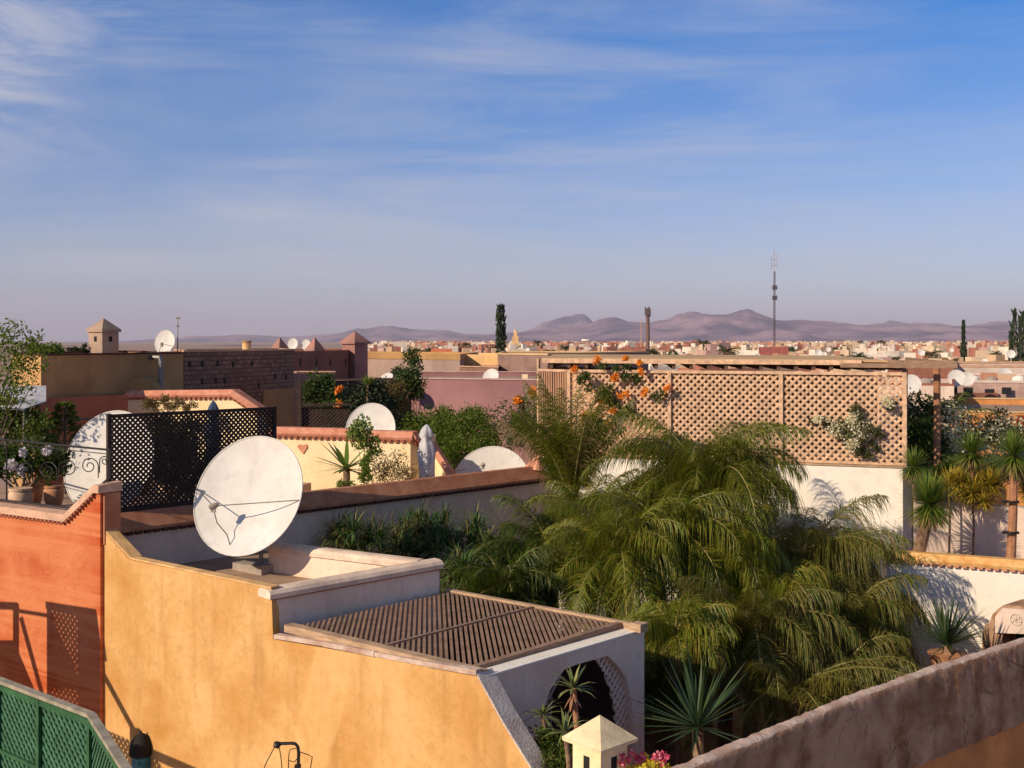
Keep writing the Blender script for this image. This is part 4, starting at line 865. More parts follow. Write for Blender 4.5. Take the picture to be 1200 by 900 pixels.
nh.append(nearhouse('terracotta house hidden mostly behind the right part of the lattice fence', [(905, 46), (1028, 45), (1028, 58), (905, 58)], tip(950, 447, 46), 'coral'))
for lab, px, py, Y, D in (('white dish just right of the tan fence, under the pergola beam', 1068, 450, 55, .95), ('large white dish right of the pergola post', 1121, 443, 66, 1.0), ('cream dish close to the right of the large dish by the pergola post', 1133, 444, 69, .9), ('white dish on the pale house near the right edge', 1178, 440, 90, 1.2)):
    dish('rooftop_dish', lab, P(px, py, Y), (-.2, -.97, .2), D, mast=Vector((*XY(px+.5, Y+.4).xy, P(px, py, Y).z-D*1.1)), base=False, rings=3, seg=24)

for i_, (px, py, Y, lab) in enumerate(((1140, 445, 74, 'leftmost pale water tank on the pinkish-grey roof'), (1162, 446, 78, 'middle pale water tank on the pinkish-grey roof'), (1194, 445, 75, 'pale water tank nearest the right edge of the photo'), (1085, 449, 62, 'pale water tank on the low roof under the pergola beam'))):
    c = P(px, py, Y); t = thing('water_tank', lab, 'water tank', c-UP*.6); mb = MB(); mb.tube([c-UP*.5, c+UP*.15, c+UP*.28], [.42, .42, .15], 14); mb.build('tank', M['concrete'] if i_ % 2 else M['whitebright'], t); mb = MB(); mb.box(c-UP*.8, .4, .4, .3); mb.build('stand', M['concrete'], t)
for px, py in ((1135, 458), (1160, 460), (1180, 458)): mb = MB(); a = P(px, py, 71); mb.box((a.x, a.y+.05, a.z), .3, .04, .22); mb.build('window', M['darkglass'], nh[1])
# random houses, built once per type and copied
rc = random.Random(42)
pal = [('pale whitewashed', (.82,.70,.56)), ('salmon', (.56,.27,.17)), ('sandy', (.62,.42,.26)), ('terracotta', (.42,.17,.11)), ('cream', (.72,.54,.36)), ('pinkish', (.58,.36,.29))]
pm = [plaster('city_'+n_.replace(' ', '_'), c, streak=0, scale=.25, fine=1.2) for n_, c in pal]
def house_mesh(mb, x, y, w_, d_, h_, rot, r, far=False):
    k1 = Vector((math.cos(rot), math.sin(rot), 0)); k2 = Vector((-k1.y, k1.x, 0)); c = Vector((x, y, 0))
    mb.box(c+UP*h_/2, k1*w_/2, k2*d_/2, UP*h_/2, 0)
    if far:
        if r.random() < .6: q = c+k1*w_*r.uniform(-.3, .3)+k2*d_*.1+UP*(h_+.9); mb.box(q, k1*w_*.16, k2*d_*.18, UP*.9, 0)
        return
    for s_, kk, ll_, a_, b_ in ((1, k1, k2, w_, d_), (-1, k1, k2, w_, d_), (1, k2, k1, d_, w_), (-1, k2, k1, d_, w_)):
        mb.box(c+ll_*s_*(b_/2-.12)+UP*(h_+.35), kk*(a_/2-.0025), ll_*.11, UP*.348, 0)
    q = c+k1*w_*r.uniform(-.28, .28)+k2*d_*r.uniform(-.2, .25)+UP*(h_+1.1); mb.box(q, k1*1.5, k2*1.6, UP*1.1, 0)
    nw = max(2, int(w_/3)); 
    for s_ in (-1,):
        for i in range(nw):
            if r.random() < .25: continue
            for z in (h_-2.0, h_-5.0):
                if z > 1: mb.box(c+k1*(w_*(i+.5)/nw-w_/2)+k2*s_*(d_/2+.002)+UP*z, k1*.45, k2*.004, UP*.6, 1)
protos = []
for ci, m_ in enumerate(pm):
    for v in range(3):
        mb = MB(); r = random.Random(ci*10+v); w_ = (9, 13, 7)[v]; house_mesh(mb, 0, 0, w_, (9, 8, 10)[v], 8, 0, r); me_o = (mb, m_)
        protos.append((mb, m_, pal[ci][0], ci, v))
pmesh = {}
def put_house(x, y, top, rot, sc_, k):
    mb, m_, nm, ci, v = protos[k]
    if k not in pmesh:
        o = mb.build('house', [m_, M['darkglass']], origin=(0, 0, 0)); pmesh[k] = o
    else: o = pmesh[k].copy(); C.objects.link(o)
    o.location = (x, y, 0); o.rotation_euler = (0, 0, rot); o.scale = (sc_, sc_, max(.3, (top)/10.2))
    tag(o, None, 'house', nm+' houses in the far city'); o['label'] = 'small '+nm+' flat-roofed house in the distant city below the mountains'
    return o
for i in range(16):
    Y = rc.uniform(76, 118); put_house((rc.uniform(1066, 1215)-600)/F*Y, Y, CZ-rc.uniform(2.0, 3.6)*Y/100, rc.uniform(-.4, .4), rc.uniform(.22, .42), rc.choice([0, 0, 1, 2, 3, 4, 5])*3+rc.randrange(3))
rings_ = [110, 135, 165, 200, 245, 300, 370, 450, 550, 680, 840, 1030]
cnt = 0
for Y in rings_:
    nn_ = int(.062*Y*.92)
    if Y > 700: nn_ = int(nn_*.8)
    for i in range(nn_):
        px = 425+(i+rc.random())/nn_*820; y = Y*rc.uniform(.92, 1.12)
        H = rc.uniform(2.6, 5.2)+(1.6 if Y < 200 else 0) if Y < 330 else rc.uniform(.7-(1.3 if px > 1050 else 0), 4.4)
        k = rc.choice([0,0,0,0,1,2,3,4,4,5] if px > 1000 else [0,0,1,2,3,3,4,5,2,0])*3+rc.randrange(3)
        put_house((px-600)/F*y, y, CZ-H, rc.uniform(-.5, .5)+rc.choice([0, math.pi/2]), rc.uniform(.75, 1.15)*(.8 if Y > 330 else (1 if Y > 200 else .8)), k); cnt += 1
for ci, m_ in enumerate(pm):
    mb = MB()
    for Y in (1250, 1500, 1800, 2150, 2500):
        nn_ = int(Y*.062*.85/2.6)+2
        for i in range(nn_):
            px = 420+rc.random()*830; y = Y*rc.uniform(.92, 1.1); r = rc
            house_mesh(mb, (px-600)/F*y, y, rc.uniform(9, 22), 11, rc.uniform(8, 13.4), rc.uniform(-.5, .5), rc, far=True)
    o = mb.build('distant_houses', m_); tag(o, 'band of tiny %s houses on the edge of the plain below the mountains' % pal[ci][0], 'houses', kind='stuff')
# city dishes
dm = None
for i in range(46):
    Y = rc.choice([120, 150, 190, 240, 300, 400, 520]); px = rc.uniform(880, 1210) if i % 3 else rc.uniform(430, 1210); H = rc.uniform(2.0, 4.4); D = rc.uniform(1.1, 1.6)*max(1, Y/260)**.5
    c = Vector(((px-600)/F*Y, Y, CZ-H-(1.5 if Y < 180 else 0)))
    if dm is None:
        dm = dish('city_dish', None, 'x', (0, 0, 0), 1, ) if False else None
        vs = []; mb = MB(); seg = 16
        for a_ in range(3):
            for j in range(seg): th = 2*math.pi*j/seg; r_ = .5*a_/2; vs.append((math.cos(th)*r_, .12*(1-(a_/2)**2), math.sin(th)*r_))
        mb.add(vs, [(a_*seg+j, a_*seg+(j+1)%seg, (a_+1)*seg+(j+1)%seg, (a_+1)*seg+j) for a_ in range(2) for j in range(seg)]); mb.tube([(0, .13, 0), (0, .16, -.3), (0, .16, -1.6)], .03, 5)
        dm = mb.build('city_dish', M['dish'], origin=(0, 0, 0)); o = dm
    else: o = dm.copy(); C.objects.link(o)
    o.location = c; o.scale = (D, D, D); o.rotation_euler = (R(-18), 0, R(rc.uniform(-30, 5))); tag(o, 'tiny white satellite dish among the distant city roofs', 'satellite dish', 'dishes on the city roofs')

# landmarks
def simple(name, label, cat, fn, mat, group=None, kind=None):
    mb = MB(); fn(mb); return tag(mb.build(name, mat), label, cat, group, kind)
mt = thing('radio_mast', 'very tall thin red and grey radio mast rising above the mountains', 'mast', P(907, 412, 420)-UP*9)
mb = MB(); zb = 2
def ctr(y): return P(907, y, 420)
b0 = Vector((ctr(400).x, 420, zb)); tp = P(907.5, 318, 420); 
for j in range(3):
    th = 2*math.pi*j/3; o3 = Vector((math.cos(th), math.sin(th), 0)); mb.tube([b0+o3*.45, tp+o3*.3], .10, 4)
for i in range(34):
    a = b0.lerp(tp, i/34); b = b0.lerp(tp, (i+1)/34)
    for j in range(3):
        o3 = Vector((math.cos(2*math.pi*j/3), math.sin(2*math.pi*j/3), 0))*.38; o4 = Vector((math.cos(2*math.pi*(j+1)/3), math.sin(2*math.pi*(j+1)/3), 0))*.38; mb.tube([a+o3, b+o4], .06, 4)
mb.build('lattice_shaft', plain('mast_paint', (.13,.10,.12), .6), mt)
mb = MB(); top = P(907.5, 293, 420); mb.tube([tp, top], [.12, .05], 5)
for dx, y0, y1 in ((-3, 300, 316), (3.4, 296, 314), (0, 293, 300)): mb.tube([P(907+dx, y0, 420), P(907+dx, y1, 420)], .11, 4)
for y_ in (304, 311): mb.tube([P(903.5, y_, 420), P(911, y_, 420)], .10, 4)
mb.build('aerials', plain('pale_aerial', (.42,.36,.40), .6), mt)
for y_ in (337, 349): mb = MB(); mb.box(P(907.9, y_, 420), .8, .6, .8); mb.build('drum', plain('drum_paint', (.10,.08,.09)), mt)
ct = thing('phone_tower', 'slender brown round tower topped with a cluster of antenna panels', 'tower', Vector((*XY(759, 360).xy, 2)))
mb = MB(); a = Vector((*XY(759, 360).xy, 2)); b = P(759, 367, 360); mb.tube([a, b], [.72, .62], 14); mb.build('shaft', plain('tower_brown', (.20,.12,.10), .9), ct)
for j in range(6): mb = MB(); th = j*math.pi/3; mb.box(b+Vector((math.cos(th)*.7, math.sin(th)*.7, .2+.5*(j%2))), .26, .2, 1.3); mb.build('antenna_panel', plain('panel_paint', (.14,.11,.11)), ct)
simple('thin_mast', 'thin pale mast just left of the slender brown tower', 'mast', lambda mb: mb.tube([Vector((*XY(751.5, 380).xy, 2)), P(751.5, 376, 380)], [.22, .14], 6), M['cream_cope'])
def mosque(px, pyt, Y, w_, label, mat):
    t = thing('minaret', label, 'minaret', Vector((*XY(px, Y).xy, 0))); c = Vector((*XY(px, Y).xy, 0)); zt = P(px, pyt+3, Y).z
    mb = MB(); mb.box(c+UP*zt/2, w_, w_, zt/2); mb.build('shaft', mat, t)
    mb = MB(); mb.box(c+UP*(zt+w_*.7+.003), w_*.55, w_*.55, w_*.7); mb.tube([c+UP*(zt+1.4*w_), c+UP*(zt+1.7*w_), c+UP*(zt+2.3*w_)], [w_*.5, w_*.5, .05], 10); mb.build('lantern', mat, t)
mosque(604, 391, 900, 2.6, 'tan square minaret just right of the cypress', M['yellowlit'])
mosque(552.5, 400, 1200, 1.7, 'tiny pale minaret far off, left of the cypress', M['pinkwhite'])
t = thing('water_tower', 'distant pale water tower with a wide flat top', 'tower', Vector((*XY(687, 700).xy, 0))); c = XY(687, 700)
mb = MB()
for j in range(6): th = j*math.pi/3; mb.tube([c+Vector((math.cos(th)*2, math.sin(th)*2, 0)), c+Vector((math.cos(th)*2, math.sin(th)*2, P(687, 400, 700).z))], .25, 5)
mb.build('legs', M['concrete'], t); mb = MB(); z = P(687, 400, 700).z; mb.tube([c+UP*z, c+UP*(z+.4), c+UP*(z+1.3)], [2.5, 3.1, 2.9], 18); mb.build('tank', M['whitebright'], t)
long_ = plaster('red_roof', (.42,.13,.10), streak=0)
nearhouse('long low dark-red building near the foot of the radio mast', [(889, 330), (924, 330), (924, 342), (889, 342)], 1.7, long_)
nearhouse('long dark brown building left of the slender brown tower', [(727, 240), (757, 236), (757, 255), (727, 255)], tip(740, 408, 240), 'purple')
nearhouse('bright orange-red roofed house left of the cypress, far off', [(505, 300), (530, 300), (530, 315), (505, 315)], tip(515, 409, 300), plaster('bright_orange_red', (.68,.2,.1), streak=0))

# city trees
def tree_mesh(seed, kind):
    r = random.Random(seed); mb = MB()
    if kind == 'round':
        bl = [((r.uniform(-1.6, 1.6), r.uniform(-1, 1), 6+r.uniform(-1, 1.2)), (r.uniform(1.4, 2.2), 1.6, r.uniform(1.1, 1.7))) for _ in range(6)]
        leafcloud(mb, bl, 900, .6, .4, r, 0, .35, .4); return mb
    if kind == 'palm':
        for i in range(20):
            az = i*2.4; frond(mb, (0, 0, 9), az, R(r.uniform(10, 70)), 3.0, R(90), r, 12, .9, .22, .6, 0, 0)
        return mb
trp = {}
for i in range(76):
    kind = 'palm' if i % 4 == 0 else 'round'; key = (kind, i % 3)
    if key not in trp:
        t = thing('palm_tree' if kind == 'palm' else 'broad_tree', None, None, (0, 0, 0)); tree_mesh(i, kind).build('crown', M['fartree'], t)
        mb = MB(); mb.tube([(0, 0, 0), (.1, 0, 5), (0, 0, 9 if kind == 'palm' else 6)], [.3, .24, .18], 7); mb.build('trunk', M['bark'], t); trp[key] = t
    else: t = copy_tree(trp[key])
    Y = rc.choice([220, 300, 380, 480, 620, 800, 1000]); px = rc.uniform(440, 1215)
    if i < 10: px, Y = [(625, 420), (640, 430), (845, 330), (878, 300), (1007, 290), (1078, 260), (945, 300), (907, 350), (662, 420), (915, 310)][i]
    t.location = ((px-600)/F*Y, Y, 0); s_ = rc.uniform(.9, 1.15)*(1.15 if Y < 450 else 1.35); t.scale = (s_, s_, s_*.95)
    tag(t, 'dark %s rising among the distant city roofs' % ('palm' if kind == 'palm' else 'round-crowned tree'), 'tree', 'palms in the city' if kind == 'palm' else 'trees in the city')
def cypress(label, px, pyt, Y, wpx, seed, zb=2, n=2600, L=.32):
    r = random.Random(seed); b = Vector((*XY(px, Y).xy, zb)); zt = P(px, pyt, Y).z; h = zt-zb; w_ = wpx/F*Y/2*(2.0 if n > 2000 else 1.3)
    t = thing('cypress_tree', label, 'tree', b); mb = MB(); mb.tube([b, b+UP*h*.9], [w_*.35, w_*.08], 7); mb.build('trunk', M['bark'], t)
    mb = MB()
    for _ in range(n):
        q = r.random()**1.15; pr = min(1, (q+.03)*7)*(1-max(0, q-.15)/.85*.72)**1.0*(.86+.25*noise.noise(Vector((q*9+seed, 0, 1.5)))); th = r.random()*6.283; rr = w_*pr*math.sqrt(r.uniform(.35, 1.1))
        p = b+Vector((math.cos(th)*rr, math.sin(th)*rr, h*.06+q*h*.93)); leaf(mb, p, UP+rv(r)*.5, rv(r), L*r.uniform(.7, 1.5), L*.45)
    mb.build('crown', M['cypress'], t)
cypress('tall dark cypress standing alone above the yellow and taupe buildings', 587, 357, 95, 14.5, 3)
cypress('small far cypress at the right, thin against the mountains', 1129, 377, 420, 6, 4, n=900, L=1.1)
for i, (px, pt, w_) in enumerate(((1189, 365, 9), (1196, 372, 8), (1186, 380, 9), (1199, 368, 8))):
    cypress(['tallest ragged conifer of the clump at the right edge', 'second ragged conifer of the right edge clump', 'low conifer at the left of the right edge clump', 'conifer cut by the right edge of the photo'][i], px, pt, 300+i*6, w_, 11+i, n=260, L=1.3)

# ================================================================ PLANTS
GR = 6.5
def gb_(px, Y): return Vector((*XY(px, Y).xy, GR))
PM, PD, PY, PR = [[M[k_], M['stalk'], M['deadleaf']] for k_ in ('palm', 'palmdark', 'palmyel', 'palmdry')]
def cz_(py, Y): return CZ-(py-HY)/F*Y
PS = [
 ('big feathery palm with arching green fronds in front of the lattice fence', 826, 21.6, 582, 46, 2.65, PM, (15, 88), (110, 165), 1.05, 1.7, 115),
 ('wide palm with long drooping brownish-green fronds at the right of the courtyard', 935, 21.3, 690, 54, 2.5, PR, (10, 85), (110, 165), 1.2, 2.2, 110),
 ('slim upright palm with tall narrow fronds left of the lattice fence', 670, 22.8, 590, 24, 2.6, PM, (66, 90), (15, 60), .8, 1.6, 100),
 ('short yellow-green palm between the two big palms', 850, 19.8, 655, 30, 1.2, PY, (20, 85), (110, 165), .95, 2.4, 80),
 ('dense dark green palm above the back corner of the slatted canopy', 648, 20.2, 672, 40, 1.8, PD, (5, 85), (95, 155), .85, 1.7, 92),
 ('mid-green palm between the slatted canopy and the big feathery palm', 722, 19.4, 664, 42, 1.9, PY, (5, 85), (95, 155), .9, 1.8, 92),
 ('low yellowish palm just behind the right corner of the slatted canopy', 790, 17.4, 750, 30, 1.1, PY, (10, 85), (90, 150), .7, 1.7, 70),
 ('low palm with long level fronds above the rough foreground wall', 930, 18.0, 805, 24, 2.0, PR, (-5, 45), (30, 70), .6, 1.2, 80),
 ('dark palm in the shade right of the big spiky agave', 880, 18.8, 745, 40, 1.9, PR, (0, 80), (100, 160), 1.0, 2.0, 88),
 ('small fan-like palm hanging over the end of the brown coping', 690, 21.4, 612, 30, 1.45, PM, (5, 80), (80, 140), .65, 1.4, 76),
 ('green palm at the centre of the courtyard under the big feathery palm', 775, 20.0, 630, 40, 1.9, PM, (-10, 75), (100, 160), 1.0, 2.1, 90),
 ('green palm under the drooping brownish palm, close to the white wall', 990, 20.3, 735, 40, 1.7, PR, (0, 80), (100, 160), 1.05, 2.1, 88),
 ('yellowish drooping palm in front of the wide brownish-green palm', 905, 19.6, 712, 34, 1.6, PY, (10, 85), (110, 165), 1.1, 2.4, 88),
 ('dark low palm between the agave and the slatted canopy', 760, 17.6, 800, 28, 1.3, PD, (0, 75), (90, 140), .75, 1.6, 66),
 ('dark palm filling the shade in front of the canopy back edge', 590, 18.9, 700, 32, 1.3, PD, (5, 85), (90, 145), .75, 1.6, 70),
 ('deep green low palm at the foot of the level-fronded palm', 985, 18.6, 800, 28, 1.4, PR, (0, 75), (90, 145), .85, 1.8, 70)]
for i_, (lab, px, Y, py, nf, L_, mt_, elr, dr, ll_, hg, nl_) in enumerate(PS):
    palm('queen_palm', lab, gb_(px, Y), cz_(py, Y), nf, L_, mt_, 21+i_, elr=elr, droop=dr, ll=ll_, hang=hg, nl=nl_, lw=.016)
# dark cordyline clumps along the garden wall
r = random.Random(51)
for i, (px, py, Y, lab) in enumerate(((425, 606, 21.2, 'leftmost dark strappy clump along the garden wall'), (462, 598, 21.2, 'dark strappy clump with pale flower stalks below the brown coping'), (500, 602, 20.9, 'third dark strappy clump along the garden wall, behind the white parapet corner'), (540, 610, 20.6, 'dark strappy clump behind the terrace corner'), (578, 622, 20.8, 'rightmost dark strappy clump, beside the dense palm'), (535, 650, 19.4, 'low dark strappy clump close behind the slatted canopy'), (575, 655, 19.6, 'low dark strappy clump just left of the dense dark palm'))):
    b = gb_(px, Y); t = thing('strappy_plant', lab, 'plant', b); top = Vector((b.x, b.y, cz_(py, Y)-.35))
    mb = MB(); mb.tube([b, top], [.07, .05], 7); mb.build('stem', M['bark'], t)
    mb = MB()
    for s_ in range(13): rosette(mb, top+Vector((r.uniform(-.5, .5), r.uniform(-.4, .4), r.uniform(-1.0, .12))), 60, .62, .032, r, up=(-.1, 1), bend=.75)
    mb.build('leaves', M['sword'], t)
    mb = MB()
    for s_ in range(9): q = top+Vector((r.uniform(-.5, .5), r.uniform(-.3, .2), r.uniform(-.1, .3))); mb.tube([q-UP*.5, q, q+Vector((r.uniform(-.04, .04), 0, .16))], [.008, .014, .004], 4)
    mb.build('flower_stalks', M['dryshrub'], t)
# agave
def rosplant(name, lab, cat, px, py, Y, n, L, W, mat, up=(-.2, 1), bend=.2, trunk=None, tw=.05, zb=None, seed=1, tm='trunk', group=None, heads=1, skirt=False):
    r = random.Random(seed); c = P(px, py, Y); t = thing(name, lab, cat, Vector((c.x, c.y, zb if zb is not None else c.z-.3)), group)
    if trunk is not None: mb = MB(); mb.tube([Vector((c.x+trunk, c.y, zb)), c.lerp(Vector((c.x+trunk, c.y, zb)), .5)+Vector((.02, 0, 0)), c], [tw*1.15, tw, tw*.9], 9); mb.build('trunk', M[tm], t)
    mb = MB(); rosette(mb, c, n, L, W, r, up=up, bend=bend)
    for h_ in range(heads-1): rosette(mb, c+Vector((r.uniform(-.3, .3), r.uniform(-.15, .15), r.uniform(-.25, .12))), n, L*r.uniform(.6, .9), W, r, up=up, bend=bend)
    mb.build('leaves', M[mat], t)
    if skirt: mb = MB(); rosette(mb, c-UP*.05, n//3, L*.9, W, r, up=(-.98, -.35), bend=.15); mb.build('dead_leaves', M['deadleaf'], t)
    return t
rosplant('agave', 'big spiky agave with long stiff leaves in the dark corner right of the arch', 'agave', 818, 852, 14.2, 60, 1.0, .042, 'agave', up=(.0, 1), bend=.06, trunk=.0, tw=.08, zb=GR, seed=2)
rosplant('aloe_tree', 'aloe with an orange shaggy neck in front of the arch', 'aloe', 672, 807, 12.6, 26, .30, .035, 'aloe', up=(-.1, .95), bend=.55, trunk=.05, tw=.035, zb=9.0, seed=3, tm='redtrunk')
rosplant('aloe_tree', 'smaller aloe at the foot of the arch, left side', 'aloe', 636, 838, 12.9, 26, .30, .03, 'aloe', up=(-.3, .95), bend=.6, trunk=.05, tw=.03, zb=9.0, seed=4)
rosplant('aloe_tree', 'low aloe between the arch and the cream turret', 'aloe', 662, 858, 12.2, 28, .28, .03, 'aloe', up=(-.3, .95), bend=.6, trunk=.05, tw=.03, zb=9.0, seed=5)
bush('creeper', 'dark low creeper at the foot of the yellow wall rake', 'plant', P(640, 905, 12.6), [(P(640, 880, 12.7), (.22, .3, .22)), (P(660, 892, 12.4), (.2, .2, .15))], 700, .07, .03, M['palmdark'], 77)
# neck of dead leaves
mb = MB(); r = random.Random(9); c = P(671, 822, 12.6); rosette(mb, c+UP*.08, 30, .17, .03, r, up=(-1, -.6), bend=.3); tag(mb.build('dead_leaf_skirt', M['redtrunk']), 'orange skirt of dead leaves hanging under the aloe head', 'leaves')
# potted yucca beyond the rough wall
rosplant('potted_yucca', 'dark spiky yucca in a terracotta pot beyond the rough wall', 'yucca', 1110, 755, 19.2, 120, .95, .034, 'agave', up=(.05, 1), bend=.1, trunk=0, tw=.09, zb=cz_(790, 19.2), seed=6)
mb = MB(); c = P(1110, 794, 19.2); mb.tube([c, c+UP*.05, c+UP*.36, c+UP*.42], [.2, .22, .3, .33], 20); tag(mb.build('plant_pot', M['pot']), 'terracotta pot under the dark spiky yucca', 'pot')
# right terrace plants
yl = [('yucca_tree', 'bushy round-headed yucca on a dark trunk at the white wall corner', 1090, 590, 22.0, 900, .68, .022, 'yucca', 1070, .12, 'trunk'),
      ('yucca_tree', 'yucca head in front of the pale flowering bush, left of the tall lamp-banded trunk', 1138, 530, 23.6, 520, .56, .022, 'yucca', 1142, .07, 'redtrunk'),
      ('yucca_tree', 'rightmost tall yucca whose trunk carries metal clamps', 1188, 534, 22.2, 520, .58, .022, 'yucca', 1184, .085, 'redtrunk'),
      ('yucca_tree', 'small bright green yucca tuft beside the lower corner of the tan fence', 1070, 546, 23.9, 380, .46, .02, 'yucca', 1074, .05, 'trunk')]
for i, (nm, lab, px, py, Y, n_, L_, W_, mt_, tx, tw, tm) in enumerate(yl):
    rosplant(nm, lab, 'yucca', px, py, Y, n_, L_, W_, mt_, up=(-.8, 1), bend=.05, skirt=True, trunk=(tx-px)/F*Y, tw=tw, zb=CZ-4.62, seed=60+i, tm=tm)
for py in (588, 624): mb = MB(); c = P(1183.6, py, 22.15); mb.tube([c-UP*.02, c+UP*.02], .1, 10); mb.box(c-Vector((.13, .03, 0)), .03, .03, .025); mb.box(c+Vector((.13, -.03, 0)), .03, .03, .025); tag(mb.build('trunk_clamp', M['darkmetal']), ['upper', 'lower'][py == 624]+' metal clamp lamp ring on the rightmost yucca trunk', 'lamp')
r = random.Random(71)
for i, (px, py, Y, lab) in enumerate(((1112, 570, 23.2, 'golden strappy plant right of the bushy round-headed yucca'), (1140, 578, 23.0, 'golden strappy plant in the middle of the right terrace'), (1160, 568, 23.3, 'golden strappy plant left of the rightmost yucca trunk'), (1204, 575, 22.8, 'golden strappy plant cut by the right edge'))):
    rosplant('golden_plant', lab, 'plant', px, py, Y, 170, .46, .032, 'yuccayel', up=(-.6, 1), bend=.3, heads=4, trunk=0, tw=.022, zb=CZ-4.62, seed=80+i)
bush('flowering_bush', 'pale cream flowering bush behind the yuccas at the right', 'bush', Vector((*XY(1130, 26.5).xy, 9)), [(P(1120, 520, 26.5), (.7, .5, .35)), (P(1150, 512, 27), (.7, .5, .35)), (P(1175, 505, 27), (.6, .5, .4)), (P(1105, 490, 26.8), (.35, .4, .4)), (P(1195, 520, 26), (.5, .4, .3))], 1900, .09, .06, M['olive'], 91,
     flowers=(M['whitefl'], [(P(1120, 515, 26.2), (.6, .3, .3)), (P(1150, 508, 26.6), (.6, .3, .3)), (P(1178, 503, 26.6), (.5, .3, .35)), (P(1108, 490, 26.4), (.3, .3, .35))], 1200, .07))
bush('leafy_shrub', 'dark grey-green shrub in the shade just right of the tan fence', 'bush', Vector((*XY(1080, 26.5).xy, 9)), [(P(1075, 490, 27), (.4, .5, .5)), (P(1085, 520, 26.5), (.45, .5, .5)), (P(1070, 505, 26.5), (.35, .4, .5)), (P(1092, 540, 26), (.4, .4, .35))], 1700, .16, .05, M['shrub'], 92)
palm('small_palm', 'small dark feathery palm beside the pergola post', Vector((*XY(1112, 28).xy, 9)), cz_(492, 28), 16, 1.15, PD, 93, elr=(-10, 80), droop=(60, 100), ll=.4, nl=26, tr=.07)
bush('leafy_shrub', 'brownish shaded shrub above the golden plants on the right terrace', 'bush', Vector((*XY(1100, 24.5).xy, 9.3)), [(P(1095, 560, 24.6), (.35, .3, .25)), (P(1125, 552, 25), (.5, .3, .3)), (P(1170, 548, 25), (.5, .3, .35)), (P(1150, 560, 24.4), (.4, .3, .25)), (P(1200, 550, 24.6), (.4, .3, .35))], 3600, .10, .045, M['palmdark'], 94)
# climbers on the fence
def wx(px, py, off): q = WW.p(px, py); return q-WN*off
bush('orange_climber', 'orange-flowered climber scrambling over the left part of the tan fence', 'climber', wx(700, 535, -.2), [(wx(690, 440, .12), (.3, .16, .2)), (wx(705, 455, .12), (.35, .16, .3)), (wx(722, 470, .12), (.35, .16, .3)), (wx(715, 490, .12), (.3, .16, .25)), (wx(735, 485, .1), (.25, .15, .2)), (wx(745, 440, .1), (.3, .15, .15)), (wx(770, 462, .1), (.25, .14, .12)), (wx(720, 430, .1), (.4, .2, .12))], 480, .09, .06, M['shrub'], 101,
     flowers=(M['orangefl'], [(wx(x, y, .2), (s_*.8, s_*.5, s_*.62)) for x, y, s_ in ((703, 420, .13), (676, 432, .12), (690, 485, .13), (722, 443, .11), (733, 463, .14), (758, 460, .13), (783, 457, .12), (717, 495, .12), (736, 420, .1), (752, 436, .08), (706, 470, .08), (720, 480, .1), (752, 424, .08))], 620, .06), r0=.02, clump=.5)
bush('cream_climber', 'cream-flowered climber on the right part of the tan fence', 'climber', wx(1010, 545, -.2), [(wx(962, 494, .1), (.3, .14, .1)), (wx(985, 503, .12), (.3, .16, .18)), (wx(1003, 490, .12), (.22, .14, .3)), (wx(1015, 510, .14), (.4, .18, .25)), (wx(1018, 527, .12), (.35, .16, .15)), (wx(1042, 473, .1), (.12, .1, .12))], 900, .075, .05, M['olive'], 102,
     flowers=(M['whitefl'], [(wx(960, 491, .2), (.25, .1, .07)), (wx(983, 503, .22), (.28, .12, .14)), (wx(1002, 488, .2), (.16, .1, .25)), (wx(1012, 505, .25), (.3, .14, .2)), (wx(1000, 518, .22), (.2, .1, .15)), (wx(1040, 470, .2), (.1, .08, .1))], 1500, .055), r0=.02)
# hedge and shrubs in the middle distance
def hb(px, py, Y, a, b, c): return (P(px, py, Y), (a, b, c))
for i, (lab, bl) in enumerate((('left third of the bright green rounded hedge below the mauve wall', [hb(488, 512, 33.5, .6, .6, .65), hb(478, 500, 34, .3, .4, .4), hb(500, 495, 34, .4, .4, .4), hb(512, 515, 33, .4, .5, .6)]), ('middle rounded bush of the bright green hedge', [hb(528, 508, 33, .55, .6, .65), hb(522, 490, 34, .35, .4, .35), hb(540, 525, 32.5, .5, .5, .5)]), ('right rounded bush of the bright green hedge', [hb(558, 505, 33, .6, .6, .6), hb(555, 488, 34, .4, .4, .25), hb(572, 520, 32.5, .4, .5, .5), hb(560, 530, 32, .5, .5, .4)]))):
    bush('hedge_bush', lab, 'bush', Vector((*XY(525+i*12, 33.5).xy, 8)), bl, 2600, .085, .05, M['hedge'], 110+i, clump=.4, r0=.06)
bush('yellow_shrub', 'yellow-flowered shrub above the big upright palm fronds', 'bush', Vector((*XY(618, 30).xy, 8)), [hb(600, 495, 29.5, .5, .5, .55), hb(622, 485, 30, .45, .5, .5), hb(612, 510, 29, .5, .5, .5), hb(640, 500, 29.5, .4, .4, .6)], 1800, .1, .05, M['olive'], 114, flowers=(M['orangefl'], [hb(624, 460, 30, .16, .16, .12), hb(607, 470, 30, .1, .1, .08)], 160, .1))
bush('slim_tree', 'slim dark young tree in front of the mauve wall', 'tree', Vector((*XY(480, 35).xy, 8)), [hb(482, 425, 35, .3, .3, .3), hb(476, 440, 35, .35, .35, .3), hb(488, 448, 35, .3, .3, .25), hb(480, 458, 35, .35, .3, .25), hb(470, 462, 35, .28, .3, .3), hb(492, 462, 35, .22, .2, .2)], 1100, .12, .06, M['shrub'], 115, clump=.5)
